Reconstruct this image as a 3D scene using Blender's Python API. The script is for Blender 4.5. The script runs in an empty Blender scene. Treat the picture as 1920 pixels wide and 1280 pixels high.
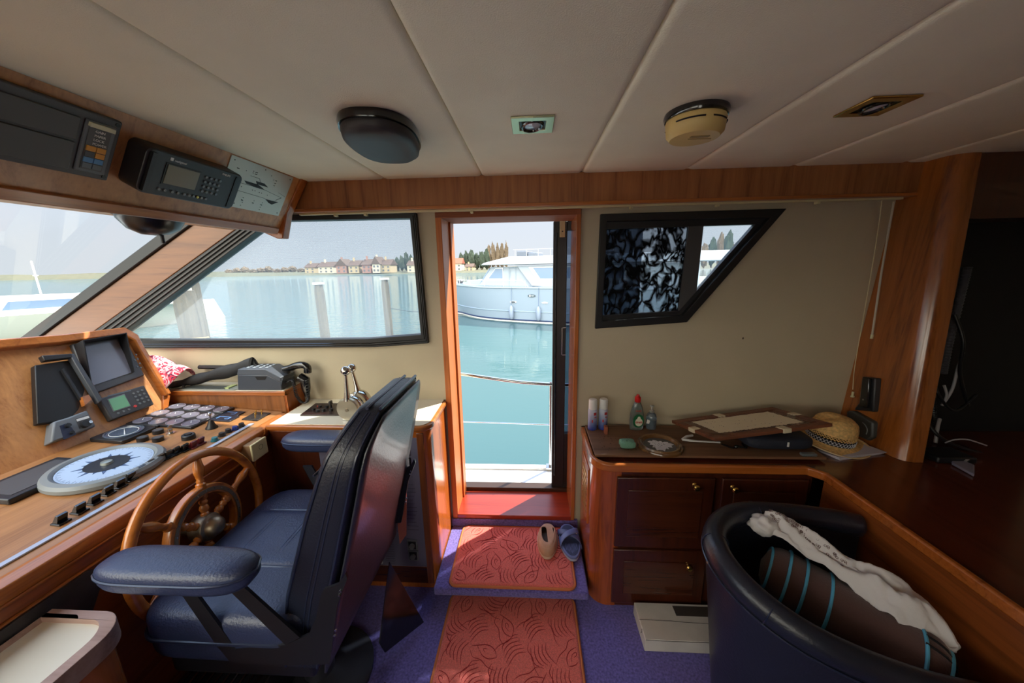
import bpy, math, random
from mathutils import Vector, Matrix, Euler, noise
from mathutils.geometry import tessellate_polygon
R = math.radians
PI = math.pi
V = Vector
sc = bpy.context.scene
col = sc.collection

# ------------------------------------------------------------------ camera
FPX = 652.0
CH = 1.62                                   # camera height above the cabin floor
_d = V((53, -3034, 652)).normalized()
_up = -_d
_y = V((35, 140, 652)); _y = (_y - _y.dot(_up) * _up).normalized()
_x = _y.cross(_up)
if _x.x < 0: _x = -_x
CAMROT = Matrix((_x, _y, _up))              # camera coords (right, up, forward) -> world
cam_d = bpy.data.cameras.new('camera')
cam = bpy.data.objects.new('camera', cam_d); col.objects.link(cam)
cam_d.sensor_width = 36.0
cam_d.lens = 36.0 * FPX / 1920.0
cam_d.clip_start = 0.02; cam_d.clip_end = 3000
_r = CAMROT @ V((1, 0, 0)); _u = CAMROT @ V((0, 1, 0)); _f = CAMROT @ V((0, 0, 1))
cam.matrix_world = Matrix(((_r.x, _u.x, -_f.x, 0), (_r.y, _u.y, -_f.y, 0), (_r.z, _u.z, -_f.z, CH), (0, 0, 0, 1)))
sc.camera = cam

def AT(px, py, X=None, Y=None, Z=None, pl=None):
    """point of the place seen at a pixel of the photograph, on a known plane of the boat"""
    r = CAMROT @ V((px - 960, 640 - py, FPX))
    o = V((0, 0, CH))
    if X is not None: t = X / r.x
    elif Y is not None: t = Y / r.y
    elif Z is not None: t = (Z - CH) / r.z
    else: t = (pl[0] - o).dot(pl[1]) / r.dot(pl[1])
    return o + r * t

# ------------------------------------------------------------------ light
sc.view_settings.view_transform = 'Standard'
sc.view_settings.look = 'None'
sc.view_settings.gamma = 1.0
sc.view_settings.use_curve_mapping = False
sc.view_settings.exposure = 0.40
sc.cycles.max_bounces = 10
sc.cycles.diffuse_bounces = 6
sc.cycles.glossy_bounces = 4
sc.cycles.transparent_max_bounces = 16
sc.cycles.caustics_reflective = False
sc.cycles.caustics_refractive = False
sc.cycles.sample_clamp_indirect = 6.0

w = bpy.data.worlds.new('hazy_sky'); sc.world = w; w.use_nodes = True
nt = w.node_tree; nt.nodes.clear()
wo = nt.nodes.new('ShaderNodeOutputWorld'); bg = nt.nodes.new('ShaderNodeBackground')
tc = nt.nodes.new('ShaderNodeTexCoord'); sp = nt.nodes.new('ShaderNodeSeparateXYZ')
nt.links.new(tc.outputs['Generated'], sp.inputs[0])
rp = nt.nodes.new('ShaderNodeValToRGB'); rp.color_ramp.interpolation = 'EASE'
nt.links.new(sp.outputs['Z'], rp.inputs[0])
rp.color_ramp.elements[0].position = 0.0; rp.color_ramp.elements[0].color = (0.60, 0.645, 0.695, 1)
rp.color_ramp.elements[1].position = 0.9; rp.color_ramp.elements[1].color = (0.42, 0.60, 0.95, 1)
e = rp.color_ramp.elements.new(0.22); e.color = (0.57, 0.635, 0.74, 1)
# boosted overhead and behind the camera, so enough daylight reaches the cabin
m1 = nt.nodes.new('ShaderNodeMapRange'); m1.inputs[1].default_value = 0.25; m1.inputs[2].default_value = 0.9
m1.inputs[3].default_value = 1.0; m1.inputs[4].default_value = 2.6
nt.links.new(sp.outputs['Z'], m1.inputs[0])
m2 = nt.nodes.new('ShaderNodeMapRange'); m2.inputs[1].default_value = -0.1; m2.inputs[2].default_value = -0.8
m2.inputs[3].default_value = 1.0; m2.inputs[4].default_value = 4.0
nt.links.new(sp.outputs['Y'], m2.inputs[0])
mm = nt.nodes.new('ShaderNodeMath'); mm.operation = 'MULTIPLY'
nt.links.new(m1.outputs[0], mm.inputs[0]); nt.links.new(m2.outputs[0], mm.inputs[1])
wr_ = nt.nodes.new('ShaderNodeMapRange'); wr_.inputs[1].default_value = -0.1; wr_.inputs[2].default_value = -0.6
nt.links.new(sp.outputs['Y'], wr_.inputs[0])
wx_ = nt.nodes.new('ShaderNodeMix'); wx_.data_type = 'RGBA'
nt.links.new(wr_.outputs[0], wx_.inputs[0]); nt.links.new(rp.outputs[0], wx_.inputs[6]); wx_.inputs[7].default_value = (1.0, 0.96, 0.82, 1)
nt.links.new(wx_.outputs[2], bg.inputs[0]); nt.links.new(mm.outputs[0], bg.inputs[1])
nt.links.new(bg.outputs[0], wo.inputs[0])

sun_d = bpy.data.lights.new('sun', 'SUN'); sun_d.energy = 9.5; sun_d.angle = R(0.6); sun_d.color = (1.0, 0.93, 0.80)
sun = bpy.data.objects.new('sun', sun_d); col.objects.link(sun)
SUNDIR = V((-1.15, -1.0, -1.92)).normalized()
sun.rotation_euler = SUNDIR.to_track_quat('-Z', 'Y').to_euler(); sun.location = (6, 6, 9)

# ------------------------------------------------------------------ materials
def lin(c):
    return c / 12.92 if c <= 0.04045 else ((c + 0.055) / 1.055) ** 2.4
def rgb(r, g, b, a=1.0): return (lin(r / 255), lin(g / 255), lin(b / 255), a)

def new_mat(name):
    m = bpy.data.materials.new(name); m.use_nodes = True
    return m, m.node_tree, m.node_tree.nodes['Principled BSDF']

def coords(nt, scale=(1, 1, 1), rot=(0, 0, 0)):
    t = nt.nodes.new('ShaderNodeTexCoord'); mp = nt.nodes.new('ShaderNodeMapping')
    nt.links.new(t.outputs['Object'], mp.inputs[0])
    mp.inputs['Scale'].default_value = scale; mp.inputs['Rotation'].default_value = rot
    return mp.outputs[0]

def plain(name, c, rough=0.5, metal=0.0, spec=0.5, coat=0.0, var=0.0, vs=20.0, bump=0.0, bs=80.0, sheen=0.0, alpha=None, trans=0.0):
    m, nt, b = new_mat(name)
    b.inputs['Base Color'].default_value = c
    b.inputs['Roughness'].default_value = rough; b.inputs['Metallic'].default_value = metal
    b.inputs['Specular IOR Level'].default_value = spec
    b.inputs['Coat Weight'].default_value = coat; b.inputs['Coat Roughness'].default_value = 0.12
    if sheen: b.inputs['Sheen Weight'].default_value = sheen
    if trans: b.inputs['Transmission Weight'].default_value = trans
    if var or bump: co = coords(nt)
    if var:
        n = nt.nodes.new('ShaderNodeTexNoise'); n.inputs['Scale'].default_value = vs; n.inputs['Detail'].default_value = 5
        nt.links.new(co, n.inputs[0])
        r = nt.nodes.new('ShaderNodeValToRGB')
        r.color_ramp.elements[0].position = 0.3; r.color_ramp.elements[1].position = 0.7
        r.color_ramp.elements[0].color = tuple(max(0, x * (1 - var)) for x in c[:3]) + (1,)
        r.color_ramp.elements[1].color = tuple(min(1, x * (1 + var)) for x in c[:3]) + (1,)
        nt.links.new(n.outputs[0], r.inputs[0]); nt.links.new(r.outputs[0], b.inputs['Base Color'])
    if bump:
        n2 = nt.nodes.new('ShaderNodeTexNoise'); n2.inputs['Scale'].default_value = bs; n2.inputs['Detail'].default_value = 4
        nt.links.new(co, n2.inputs[0])
        bp = nt.nodes.new('ShaderNodeBump'); bp.inputs['Strength'].default_value = bump; bp.inputs['Distance'].default_value = 0.004
        nt.links.new(n2.outputs[0], bp.inputs['Height']); nt.links.new(bp.outputs[0], b.inputs['Normal'])
    return m

def wood(name, c1, c2, axis='X', rough=0.3, coat=0.3, k=1.0):
    """varnished veneer: noise stretched along the grain"""
    m, nt, b = new_mat(name)
    s = {'X': (1.2, 22, 22), 'Y': (22, 1.2, 22), 'Z': (22, 22, 1.2)}[axis]
    s = tuple(v * k for v in s)
    co = coords(nt, s)
    n = nt.nodes.new('ShaderNodeTexNoise'); n.inputs['Scale'].default_value = 1.0; n.inputs['Detail'].default_value = 6
    n.inputs['Roughness'].default_value = 0.62; n.inputs['Distortion'].default_value = 0.9
    nt.links.new(co, n.inputs[0])
    n2 = nt.nodes.new('ShaderNodeTexNoise'); n2.inputs['Scale'].default_value = 7.0; n2.inputs['Detail'].default_value = 3
    nt.links.new(co, n2.inputs[0])
    mx = nt.nodes.new('ShaderNodeMath'); mx.operation = 'MULTIPLY_ADD'
    mx.inputs[1].default_value = 0.28; nt.links.new(n2.outputs[0], mx.inputs[0]); nt.links.new(n.outputs[0], mx.inputs[2])
    r = nt.nodes.new('ShaderNodeValToRGB')
    r.color_ramp.elements[0].position = 0.42; r.color_ramp.elements[1].position = 0.82
    r.color_ramp.elements[0].color = c2; r.color_ramp.elements[1].color = c1
    e = r.color_ramp.elements.new(0.60); e.color = tuple((c1[i] * 0.6 + c2[i] * 0.4) for i in range(3)) + (1,)
    nt.links.new(mx.outputs[0], r.inputs[0]); nt.links.new(r.outputs[0], b.inputs['Base Color'])
    b.inputs['Roughness'].default_value = rough; b.inputs['Coat Weight'].default_value = coat
    b.inputs['Coat Roughness'].default_value = 0.15
    bp = nt.nodes.new('ShaderNodeBump'); bp.inputs['Strength'].default_value = 0.08; bp.inputs['Distance'].default_value = 0.002
    nt.links.new(mx.outputs[0], bp.inputs['Height']); nt.links.new(bp.outputs[0], b.inputs['Normal'])
    return m

def glass(name, tint=(1, 1, 1, 1), refl=0.10, rough=0.0):
    m, nt, b = new_mat(name); nt.nodes.remove(b)
    o = nt.nodes['Material Output']
    t = nt.nodes.new('ShaderNodeBsdfTransparent'); t.inputs[0].default_value = tint
    g = nt.nodes.new('ShaderNodeBsdfGlossy'); g.inputs['Roughness'].default_value = rough
    fr = nt.nodes.new('ShaderNodeLayerWeight'); fr.inputs[0].default_value = refl
    cl_ = nt.nodes.new('ShaderNodeMath'); cl_.operation = 'MINIMUM'; cl_.inputs[1].default_value = 0.10
    nt.links.new(fr.outputs[0], cl_.inputs[0])
    mx = nt.nodes.new('ShaderNodeMixShader')
    nt.links.new(cl_.outputs[0], mx.inputs[0]); nt.links.new(t.outputs[0], mx.inputs[1]); nt.links.new(g.outputs[0], mx.inputs[2])
    nt.links.new(mx.outputs[0], o.inputs[0])
    return m

W_VAL = wood('valance_veneer', rgb(168, 108, 62), rgb(112, 62, 32), 'Z', 0.35, 0.2)
W_ORX = wood('cherry_wood_x', rgb(186, 112, 52), rgb(132, 68, 28), 'X', 0.28, 0.4)
W_ORY = wood('cherry_wood_y', rgb(190, 116, 56), rgb(134, 70, 28), 'Y', 0.28, 0.4)
W_ORZ = wood('cherry_wood_z', rgb(188, 108, 48), rgb(134, 64, 24), 'Z', 0.26, 0.5)
W_DESK = wood('desk_veneer', rgb(176, 124, 76), rgb(128, 82, 44), 'Y', 0.38, 0.2)
W_CON = wood('console_veneer', rgb(208, 148, 90), rgb(160, 102, 56), 'Z', 0.38, 0.2)
W_DKX = wood('dark_mahogany_x', rgb(84, 40, 22), rgb(52, 23, 13), 'X', 0.26, 0.4)
W_DKY = wood('dark_mahogany_y', rgb(104, 46, 24), rgb(66, 26, 14), 'Y', 0.2, 0.6)
W_DKZ = wood('dark_mahogany_z', rgb(82, 38, 21), rgb(50, 21, 12), 'Z', 0.28, 0.4)
W_RED = wood('red_sill_wood', rgb(160, 54, 24), rgb(116, 34, 16), 'X', 0.3, 0.4)
W_BOARD = wood('weathered_board', rgb(128, 92, 66), rgb(84, 56, 38), 'X', 0.6, 0.0)
W_WHEEL = wood('wheel_teak', rgb(204, 122, 50), rgb(150, 78, 26), 'Y', 0.25, 0.6, 0.6)
W_GREY = wood('worn_pinkish_wood', rgb(178, 148, 136), rgb(140, 108, 98), 'X', 0.5, 0.0)
W_WALNUT = wood('hoop_walnut', rgb(124, 74, 50), rgb(76, 42, 28), 'X', 0.5, 0.1)
CEIL = plain('cream_ceiling_vinyl', rgb(240, 236, 212), 0.6, bump=0.25, bs=350, var=0.03, vs=6)
WALLV = plain('cream_wall_vinyl', rgb(194, 181, 154), 0.55, bump=0.2, bs=300, var=0.05, vs=3)
CREAMTOP = plain('cream_laminate', rgb(226, 219, 200), 0.3, var=0.03, vs=4)
BLACK = plain('black_rubber', rgb(22, 22, 24), 0.45)
BLACKG = plain('black_gloss', rgb(14, 14, 16), 0.12, coat=0.5)
BLACKP = plain('black_plastic', rgb(34, 34, 37), 0.4, bump=0.1, bs=400)
DGREY = plain('dark_grey_plastic', rgb(72, 72, 74), 0.45)
MGREY = plain('mid_grey_plastic', rgb(108, 114, 120), 0.45)
LGREY = plain('light_grey_plastic', rgb(120, 125, 126), 0.45)
WHITEP = plain('white_plastic', rgb(226, 226, 224), 0.4)
CREAMP = plain('cream_plastic', rgb(214, 204, 160), 0.45)
YELLOWED = plain('yellowed_plastic', rgb(214, 186, 120), 0.45)
CHROME = plain('chrome', rgb(210, 208, 202), 0.12, 1.0)
STEEL = plain('stainless_steel', rgb(190, 192, 195), 0.25, 1.0)
BRASS = plain('brass', rgb(205, 165, 90), 0.25, 1.0)
BRONZE = plain('aged_bronze', rgb(168, 152, 130), 0.42, 1.0)
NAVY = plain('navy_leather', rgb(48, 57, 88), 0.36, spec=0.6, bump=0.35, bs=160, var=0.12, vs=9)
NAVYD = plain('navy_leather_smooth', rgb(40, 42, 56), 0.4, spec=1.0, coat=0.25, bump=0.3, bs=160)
PIPING = plain('navy_piping', rgb(34, 42, 66), 0.3, coat=0.3)
THREAD = plain('pale_blue_thread', rgb(120, 136, 172), 0.6)
CHBLACK = plain('black_painted_steel', rgb(30, 30, 36), 0.35)
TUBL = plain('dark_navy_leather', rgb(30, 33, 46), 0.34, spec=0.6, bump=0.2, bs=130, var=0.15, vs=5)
CARPET = plain('purple_carpet', rgb(108, 98, 172), 0.95, spec=0.1, bump=1.0, bs=420, var=0.4, vs=110, sheen=0.3)
RUG = plain('coral_rug_pile', rgb(226, 112, 100), 0.95, spec=0.05, bump=1.0, bs=420, var=0.22, vs=240, sheen=0.3)
RUGD = plain('rug_carved_line', rgb(150, 48, 50), 0.95, spec=0.05)
RUGB = plain('rug_binding', rgb(196, 112, 66), 0.9, bump=0.5, bs=500)
STRAW = plain('woven_straw', rgb(226, 184, 118), 0.75, var=0.25, vs=90, bump=0.8, bs=120)
CLEAR = glass('clear_glass', (0.95, 0.97, 0.97, 1), 0.10)

def screen_mat():
    m, nt, b = new_mat('fly_screen')
    b.inputs['Base Color'].default_value = rgb(216, 224, 232); b.inputs['Roughness'].default_value = 0.9
    b.inputs['Specular IOR Level'].default_value = 0.0
    o = nt.nodes['Material Output']
    t = nt.nodes.new('ShaderNodeBsdfTransparent'); tr = nt.nodes.new('ShaderNodeBsdfTranslucent')
    tr.inputs[0].default_value = rgb(196, 212, 234)
    co = coords(nt, (1, 1, 1))
    wv = nt.nodes.new('ShaderNodeTexWave'); wv.bands_direction = 'Z'; wv.inputs['Scale'].default_value = 60
    wv.inputs['Distortion'].default_value = 5; wv.inputs['Detail'].default_value = 3
    nt.links.new(co, wv.inputs[0])
    mr = nt.nodes.new('ShaderNodeMapRange'); mr.inputs[3].default_value = 0.13; mr.inputs[4].default_value = 0.19
    nt.links.new(wv.outputs[1], mr.inputs[0])
    mx = nt.nodes.new('ShaderNodeMixShader'); mx2 = nt.nodes.new('ShaderNodeMixShader'); mx2.inputs[0].default_value = 0.7
    nt.links.new(b.outputs[0], mx2.inputs[1]); nt.links.new(tr.outputs[0], mx2.inputs[2])
    nt.links.new(mr.outputs[0], mx.inputs[0]); nt.links.new(t.outputs[0], mx.inputs[1]); nt.links.new(mx2.outputs[0], mx.inputs[2])
    nt.links.new(mx.outputs[0], o.inputs[0])
    return m
SCREEN = screen_mat()

def double_screen_mat():
    """two dark meshes one behind the other, their threads making a net of pale blotches"""
    m, nt, b = new_mat('double_mesh'); o = nt.nodes['Material Output']
    b.inputs['Base Color'].default_value = rgb(16, 17, 22); b.inputs['Roughness'].default_value = 0.5
    t = nt.nodes.new('ShaderNodeBsdfTransparent')
    co = coords(nt, (1, 1, 1))
    nz = nt.nodes.new('ShaderNodeTexNoise'); nz.inputs['Scale'].default_value = 9; nz.inputs['Detail'].default_value = 2
    nt.links.new(co, nz.inputs[0])
    mp2 = nt.nodes.new('ShaderNodeMapping'); mp2.inputs['Rotation'].default_value = (0, R(25), 0); mp2.inputs['Scale'].default_value = (1.5, 1, 1.0)
    nt.links.new(co, mp2.inputs[0]); nt.links.new(mp2.outputs[0], nz.inputs[0]); nz.inputs['Scale'].default_value = 14; nz.inputs['Distortion'].default_value = .7
    sb = nt.nodes.new('ShaderNodeMath'); sb.operation = 'SUBTRACT'; sb.inputs[1].default_value = .5; nt.links.new(nz.outputs[0], sb.inputs[0])
    ab = nt.nodes.new('ShaderNodeMath'); ab.operation = 'ABSOLUTE'; nt.links.new(sb.outputs[0], ab.inputs[0])
    r = nt.nodes.new('ShaderNodeValToRGB'); r.color_ramp.elements[0].position = 0.02; r.color_ramp.elements[1].position = 0.13
    r.color_ramp.elements[0].color = (0.015, 0.015, 0.02, 1); r.color_ramp.elements[1].color = (0.62, 0.65, 0.69, 1)
    nt.links.new(ab.outputs[0], r.inputs[0])
    nt.links.new(r.outputs[0], t.inputs[0])
    mx = nt.nodes.new('ShaderNodeMixShader'); mx.inputs[0].default_value = 0.25
    nt.links.new(t.outputs[0], mx.inputs[1]); nt.links.new(b.outputs[0], mx.inputs[2]); nt.links.new(mx.outputs[0], o.inputs[0])
    return m
DSCREEN = double_screen_mat()

# ------------------------------------------------------------------ mesh tools
class MB:
    def __init__(s): s.v = []; s.f = []; s.m = []; s.T = Matrix()
    def add(s, vs, fs, mi=0):
        n = len(s.v)
        s.v += [s.T @ V(p) for p in vs]
        for f in fs: s.f.append([i + n for i in f]); s.m.append(mi)
        return s
    def box(s, lo, hi, mi=0):
        (a, b, c), (d, e, f) = lo, hi
        vs = [(a, b, c), (d, b, c), (d, e, c), (a, e, c), (a, b, f), (d, b, f), (d, e, f), (a, e, f)]
        return s.add(vs, [(3, 2, 1, 0), (4, 5, 6, 7), (0, 1, 5, 4), (1, 2, 6, 5), (2, 3, 7, 6), (3, 0, 4, 7)], mi)
    def cbox(s, c, d, mi=0):
        return s.box([c[i] - d[i] / 2 for i in range(3)], [c[i] + d[i] / 2 for i in range(3)], mi)
    def prism(s, poly, vec, mi=0, holes=()):
        vec = V(vec); loops = [[V(p) for p in poly]] + [[V(p) for p in h] for h in holes]
        flat = [p for l in loops for p in l]; n = len(flat)
        if len(loops) == 1: tri = [tuple(range(n))]
        else: tri = [tuple(t) for t in tessellate_polygon(loops)]
        vs = flat + [p + vec for p in flat]
        fs = list(tri) + [tuple(i + n for i in reversed(t)) for t in tri]
        k = 0
        for l in loops:
            m = len(l)
            for i in range(m): a, b = k + i, k + (i + 1) % m; fs.append((a, b, b + n, a + n))
            k += m
        return s.add(vs, fs, mi)
    def tube(s, pts, r, seg=8, closed=False, mi=0, caps=True, flat=1.0, upv=None):
        pts = [V(p) for p in pts]; n = len(pts)
        rr = r if isinstance(r, (list, tuple)) else [r] * n
        vs = []; prev = None
        for i, p in enumerate(pts):
            a = pts[(i - 1) % n] if (i or closed) else p
            b = pts[(i + 1) % n] if (i < n - 1 or closed) else p
            t = (b - a)
            t = t.normalized() if t.length > 1e-9 else V((0, 0, 1))
            if prev is None:
                u = V(upv) if upv else (V((0, 0, 1)) if abs(t.z) < 0.9 else V((1, 0, 0)))
            else: u = prev
            u = (u - u.dot(t) * t)
            u = u.normalized() if u.length > 1e-6 else t.orthogonal().normalized()
            prev = u; q = t.cross(u)
            for k in range(seg):
                an = 2 * PI * k / seg
                vs.append(p + (u * math.cos(an) * flat + q * math.sin(an)) * rr[i])
        fs = []
        for i in range(n if closed else n - 1):
            j = (i + 1) % n
            for k in range(seg):
                l = (k + 1) % seg
                fs.append((i * seg + k, i * seg + l, j * seg + l, j * seg + k))
        if caps and not closed:
            fs.append(tuple(reversed(range(seg)))); fs.append(tuple((n - 1) * seg + k for k in range(seg)))
        return s.add(vs, fs, mi)
    def lathe(s, prof, c=(0, 0, 0), axis=(0, 0, 1), seg=24, mi=0, sx=1.0, closed=False):
        q = V(axis).normalized().to_track_quat('Z', 'Y').to_matrix(); c = V(c)
        vs = []; n = len(prof)
        for (r, z) in prof:
            for k in range(seg):
                a = 2 * PI * k / seg
                vs.append(c + q @ V((r * math.cos(a) * sx, r * math.sin(a), z)))
        fs = []
        for i in range(n if closed else n - 1):
            j = (i + 1) % n
            for k in range(seg):
                l = (k + 1) % seg
                fs.append((i * seg + k, i * seg + l, j * seg + l, j * seg + k))
        if not closed:
            if prof[0][0] > 1e-6: fs.append(tuple(reversed(range(seg))))
            if prof[-1][0] > 1e-6: fs.append(tuple((n - 1) * seg + k for k in range(seg)))
        return s.add(vs, fs, mi)
    def cyl(s, c, axis, r, h, seg=20, mi=0, r2=None):
        return s.lathe([(r, 0), (r if r2 is None else r2, h)], c, axis, seg, mi)
    def ball(s, c, r, seg=16, mi=0):
        r = r if isinstance(r, (list, tuple)) else (r, r, r); vs = []; n = seg // 2
        for i in range(n + 1):
            th = PI * i / n
            for k in range(seg):
                a = 2 * PI * k / seg
                vs.append((c[0] + r[0] * math.sin(th) * math.cos(a), c[1] + r[1] * math.sin(th) * math.sin(a), c[2] + r[2] * math.cos(th)))
        fs = [(i * seg + k, i * seg + (k + 1) % seg, (i + 1) * seg + (k + 1) % seg, (i + 1) * seg + k) for i in range(n) for k in range(seg)]
        return s.add(vs, fs, mi)
    def torus(s, c, axis, Rr, r, seg=48, sg=12, mi=0, flat=1.0):
        q = V(axis).normalized().to_track_quat('Z', 'Y').to_matrix(); c = V(c)
        prof = [(Rr + r * math.cos(2 * PI * k / sg), r * flat * math.sin(2 * PI * k / sg)) for k in range(sg)]
        return s.lathe(prof, c, axis, seg, mi, closed=True)
    def grid(s, fn, nu, nv, mi=0, cu=False, cv=False):
        vs = [fn(i / (nu if cu else nu - 1), j / (nv if cv else nv - 1)) for i in range(nu) for j in range(nv)]
        fs = []
        for i in range(nu if cu else nu - 1):
            for j in range(nv if cv else nv - 1):
                a, b = (i + 1) % nu, (j + 1) % nv
                fs.append((i * nv + j, a * nv + j, a * nv + b, i * nv + b))
        return s.add(vs, fs, mi)
    def pillow(s, c, d, e=0.35, seg=20, mi=0, q=None):
        """rounded cushion (superellipsoid) of size d; small e = boxier"""
        c = V(c); q = q or Matrix.Identity(3)
        sg = lambda x, p: math.copysign(abs(x) ** p, x)
        e1, e2 = (e if isinstance(e, tuple) else (e, e)); vs = []; n = seg
        for i in range(n + 1):
            th = -PI / 2 + PI * i / n
            for k in range(seg * 2):
                a = PI * k / seg
                vs.append(c + q @ V((d[0] / 2 * sg(math.cos(th), e1) * sg(math.cos(a), e2), d[1] / 2 * sg(math.cos(th), e1) * sg(math.sin(a), e2), d[2] / 2 * sg(math.sin(th), e1))))
        m = seg * 2
        fs = [(i * m + k, i * m + (k + 1) % m, (i + 1) * m + (k + 1) % m, (i + 1) * m + k) for i in range(n) for k in range(m)]
        return s.add(vs, fs, mi)

def wm(o):
    return (wm(o.parent) if o.parent else Matrix()) @ o.matrix_basis

def obj(name, mb, mats, parent=None, bevel=0.0, angle=38, label=None, sub=0, solid=0.0, kind=None):
    """link a mesh whose vertices are given in boat coordinates"""
    if not isinstance(mats, (list, tuple)): mats = [mats]
    me = bpy.data.meshes.new(name)
    o = bpy.data.objects.new(name, me); col.objects.link(o)
    if parent:
        o.parent = parent; inv = wm(parent).inverted(); vs = [inv @ p for p in mb.v]
    else:
        xs = [p.x for p in mb.v]; ys = [p.y for p in mb.v]; zs = [p.z for p in mb.v]
        c = V(((min(xs) + max(xs)) / 2, (min(ys) + max(ys)) / 2, min(zs)))
        o.location = c; vs = [p - c for p in mb.v]
    me.from_pydata([tuple(p) for p in vs], [], mb.f)
    for m in mats: me.materials.append(m)
    me.polygons.foreach_set('material_index', mb.m)
    me.polygons.foreach_set('use_smooth', [True] * len(me.polygons))
    import bmesh
    bm = bmesh.new(); bm.from_mesh(me); bmesh.ops.remove_doubles(bm, verts=bm.verts, dist=1e-6)
    bmesh.ops.recalc_face_normals(bm, faces=bm.faces); bm.to_mesh(me); bm.free()
    me.set_sharp_from_angle(angle=R(angle))
    me.update()
    if solid:
        s = o.modifiers.new('solid', 'SOLIDIFY'); s.thickness = solid; s.offset = 0
    if bevel:
        b = o.modifiers.new('bevel', 'BEVEL'); b.width = bevel; b.segments = 2; b.limit_method = 'ANGLE'; b.angle_limit = R(40); b.harden_normals = False
    if sub:
        b = o.modifiers.new('sub', 'SUBSURF'); b.levels = sub; b.render_levels = sub
    if label: o['label'] = label
    if kind: o['kind'] = kind
    return o

def thing(name, label, cat, loc=(0, 0, 0), rotz=0.0, group=None):
    o = bpy.data.objects.new(name, None); col.objects.link(o); o.empty_display_size = 0.05
    o.location = loc; o.rotation_euler = (0, 0, rotz); o['label'] = label; o['category'] = cat
    if group: o['group'] = group
    return o
def tag(o, label, cat, group=None):
    o['label'] = label; o['category'] = cat
    if group: o['group'] = group
    return o
def struct(name, mb, mats, **k):
    return obj(name, mb, mats, kind='structure', **k)
def sroot(name, loc=(0, 0, 0)):
    o = bpy.data.objects.new(name, None); col.objects.link(o); o.location = loc; o['kind'] = 'structure'; return o
def dup(root, loc, rotz=None, label=None, group=None):
    r = root.copy(); col.objects.link(r); r.location = loc
    if rotz is not None: r.rotation_euler = (0, 0, rotz)
    if label: r['label'] = label
    if group: r['group'] = group
    for ch in [c for c in bpy.data.objects if c.parent == root]:
        c = ch.copy(); col.objects.link(c); c.parent = r
        for g in [x for x in bpy.data.objects if x.parent == ch]:
            d = g.copy(); col.objects.link(d); d.parent = c
    return r

def text(name, s, size, origin, ux, uy, mat, parent, depth=0.0004, align='LEFT'):
    """lettering laid on a surface: origin, reading direction ux, up direction uy"""
    cu = bpy.data.curves.new(name, 'FONT'); cu.body = s; cu.size = size; cu.extrude = depth; cu.align_x = align
    cu.resolution_u = 3
    t = bpy.data.objects.new(name, cu); col.objects.link(t)
    ux = V(ux).normalized(); uy = V(uy); uy = (uy - uy.dot(ux) * ux).normalized(); uz = ux.cross(uy)
    M = Matrix.Translation(V(origin) + uz * depth) @ Matrix((ux, uy, uz)).transposed().to_4x4()
    bpy.context.view_layer.update()
    dg = bpy.context.evaluated_depsgraph_get()
    me = bpy.data.meshes.new_from_object(t.evaluated_get(dg)); bpy.data.objects.remove(t); bpy.data.curves.remove(cu)
    me.transform((wm(parent).inverted() if parent else Matrix()) @ M); me.materials.clear(); me.materials.append(mat)
    o = bpy.data.objects.new(name, me); col.objects.link(o); o.parent = parent
    return o

def smoothpath(pts, n=8, closed=False):
    """Catmull-Rom through the points"""
    pts = [V(p) for p in pts]; out = []; m = len(pts)
    for i in range(m if closed else m - 1):
        p0 = pts[(i - 1) % m] if (i or closed) else pts[0]; p1 = pts[i]; p2 = pts[(i + 1) % m]
        p3 = pts[(i + 2) % m] if (i + 2 < m or closed) else pts[-1]
        for k in range(n):
            t = k / n
            out.append(0.5 * ((2 * p1) + (p2 - p0) * t + (2 * p0 - 5 * p1 + 4 * p2 - p3) * t * t + (3 * p1 - p0 - 3 * p2 + p3) * t ** 3))
    if not closed: out.append(pts[-1])
    return out
def rrect(x0, y0, x1, y1, r, n=6):
    o = []
    for cx, cy, a in ((x1 - r, y1 - r, 0), (x0 + r, y1 - r, 90), (x0 + r, y0 + r, 180), (x1 - r, y0 + r, 270)):
        for k in range(n + 1):
            t = R(a + 90 * k / n); o.append((cx + r * math.cos(t), cy + r * math.sin(t)))
    return o
def lerp(a, b, t): return a + (b - a) * t

# ================================================================== THE SETTING
YW = 1.80; YO = 2.02                         # inner and outer face of the port side
ZC = 2.03                                    # ceiling
def zwind(x): return 1.904 + 0.633 * (x + 1.786)   # rake of the windscreen
Wp = lambda px, py: AT(px, py, Y=YW)

# left side window outline, right side window outline
LWo = [Wp(*p) for p in ((457, 425), (477, 404), (783, 400), (805, 642), (705, 649), (520, 650), (140, 652))]
LWi = [Wp(*p) for p in ((490, 432), (518, 415), (771, 410), (791, 626), (690, 634), (520, 636), (219, 636))]
RWo = [Wp(*p) for p in ((1125, 402), (1470, 392), (1285, 603), (1115, 615))]
RWi = [Wp(*p) for p in ((1137, 416), (1440, 408), (1278, 590), (1128, 601))]
def mid(a, b, t=0.5): return [p.lerp(q, t) for p, q in zip(a, b)]
DX0, DX1, DZ0, DZ1 = -0.442, 0.226, 0.19, 1.862
m = MB()
outer = [(-3.05, YW, -0.1), (2.7, YW, -0.1), (2.7, YW, 2.1), (-1.48, YW, 2.1), (-3.05, YW, zwind(-3.05))]
doorhole = [(DX0, YW, DZ0), (DX1, YW, DZ0), (DX1, YW, DZ1), (DX0, YW, DZ1)]
m.prism(outer, (0, .03, 0), holes=[mid(LWo, LWi), mid(RWo, RWi), doorhole])
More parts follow.
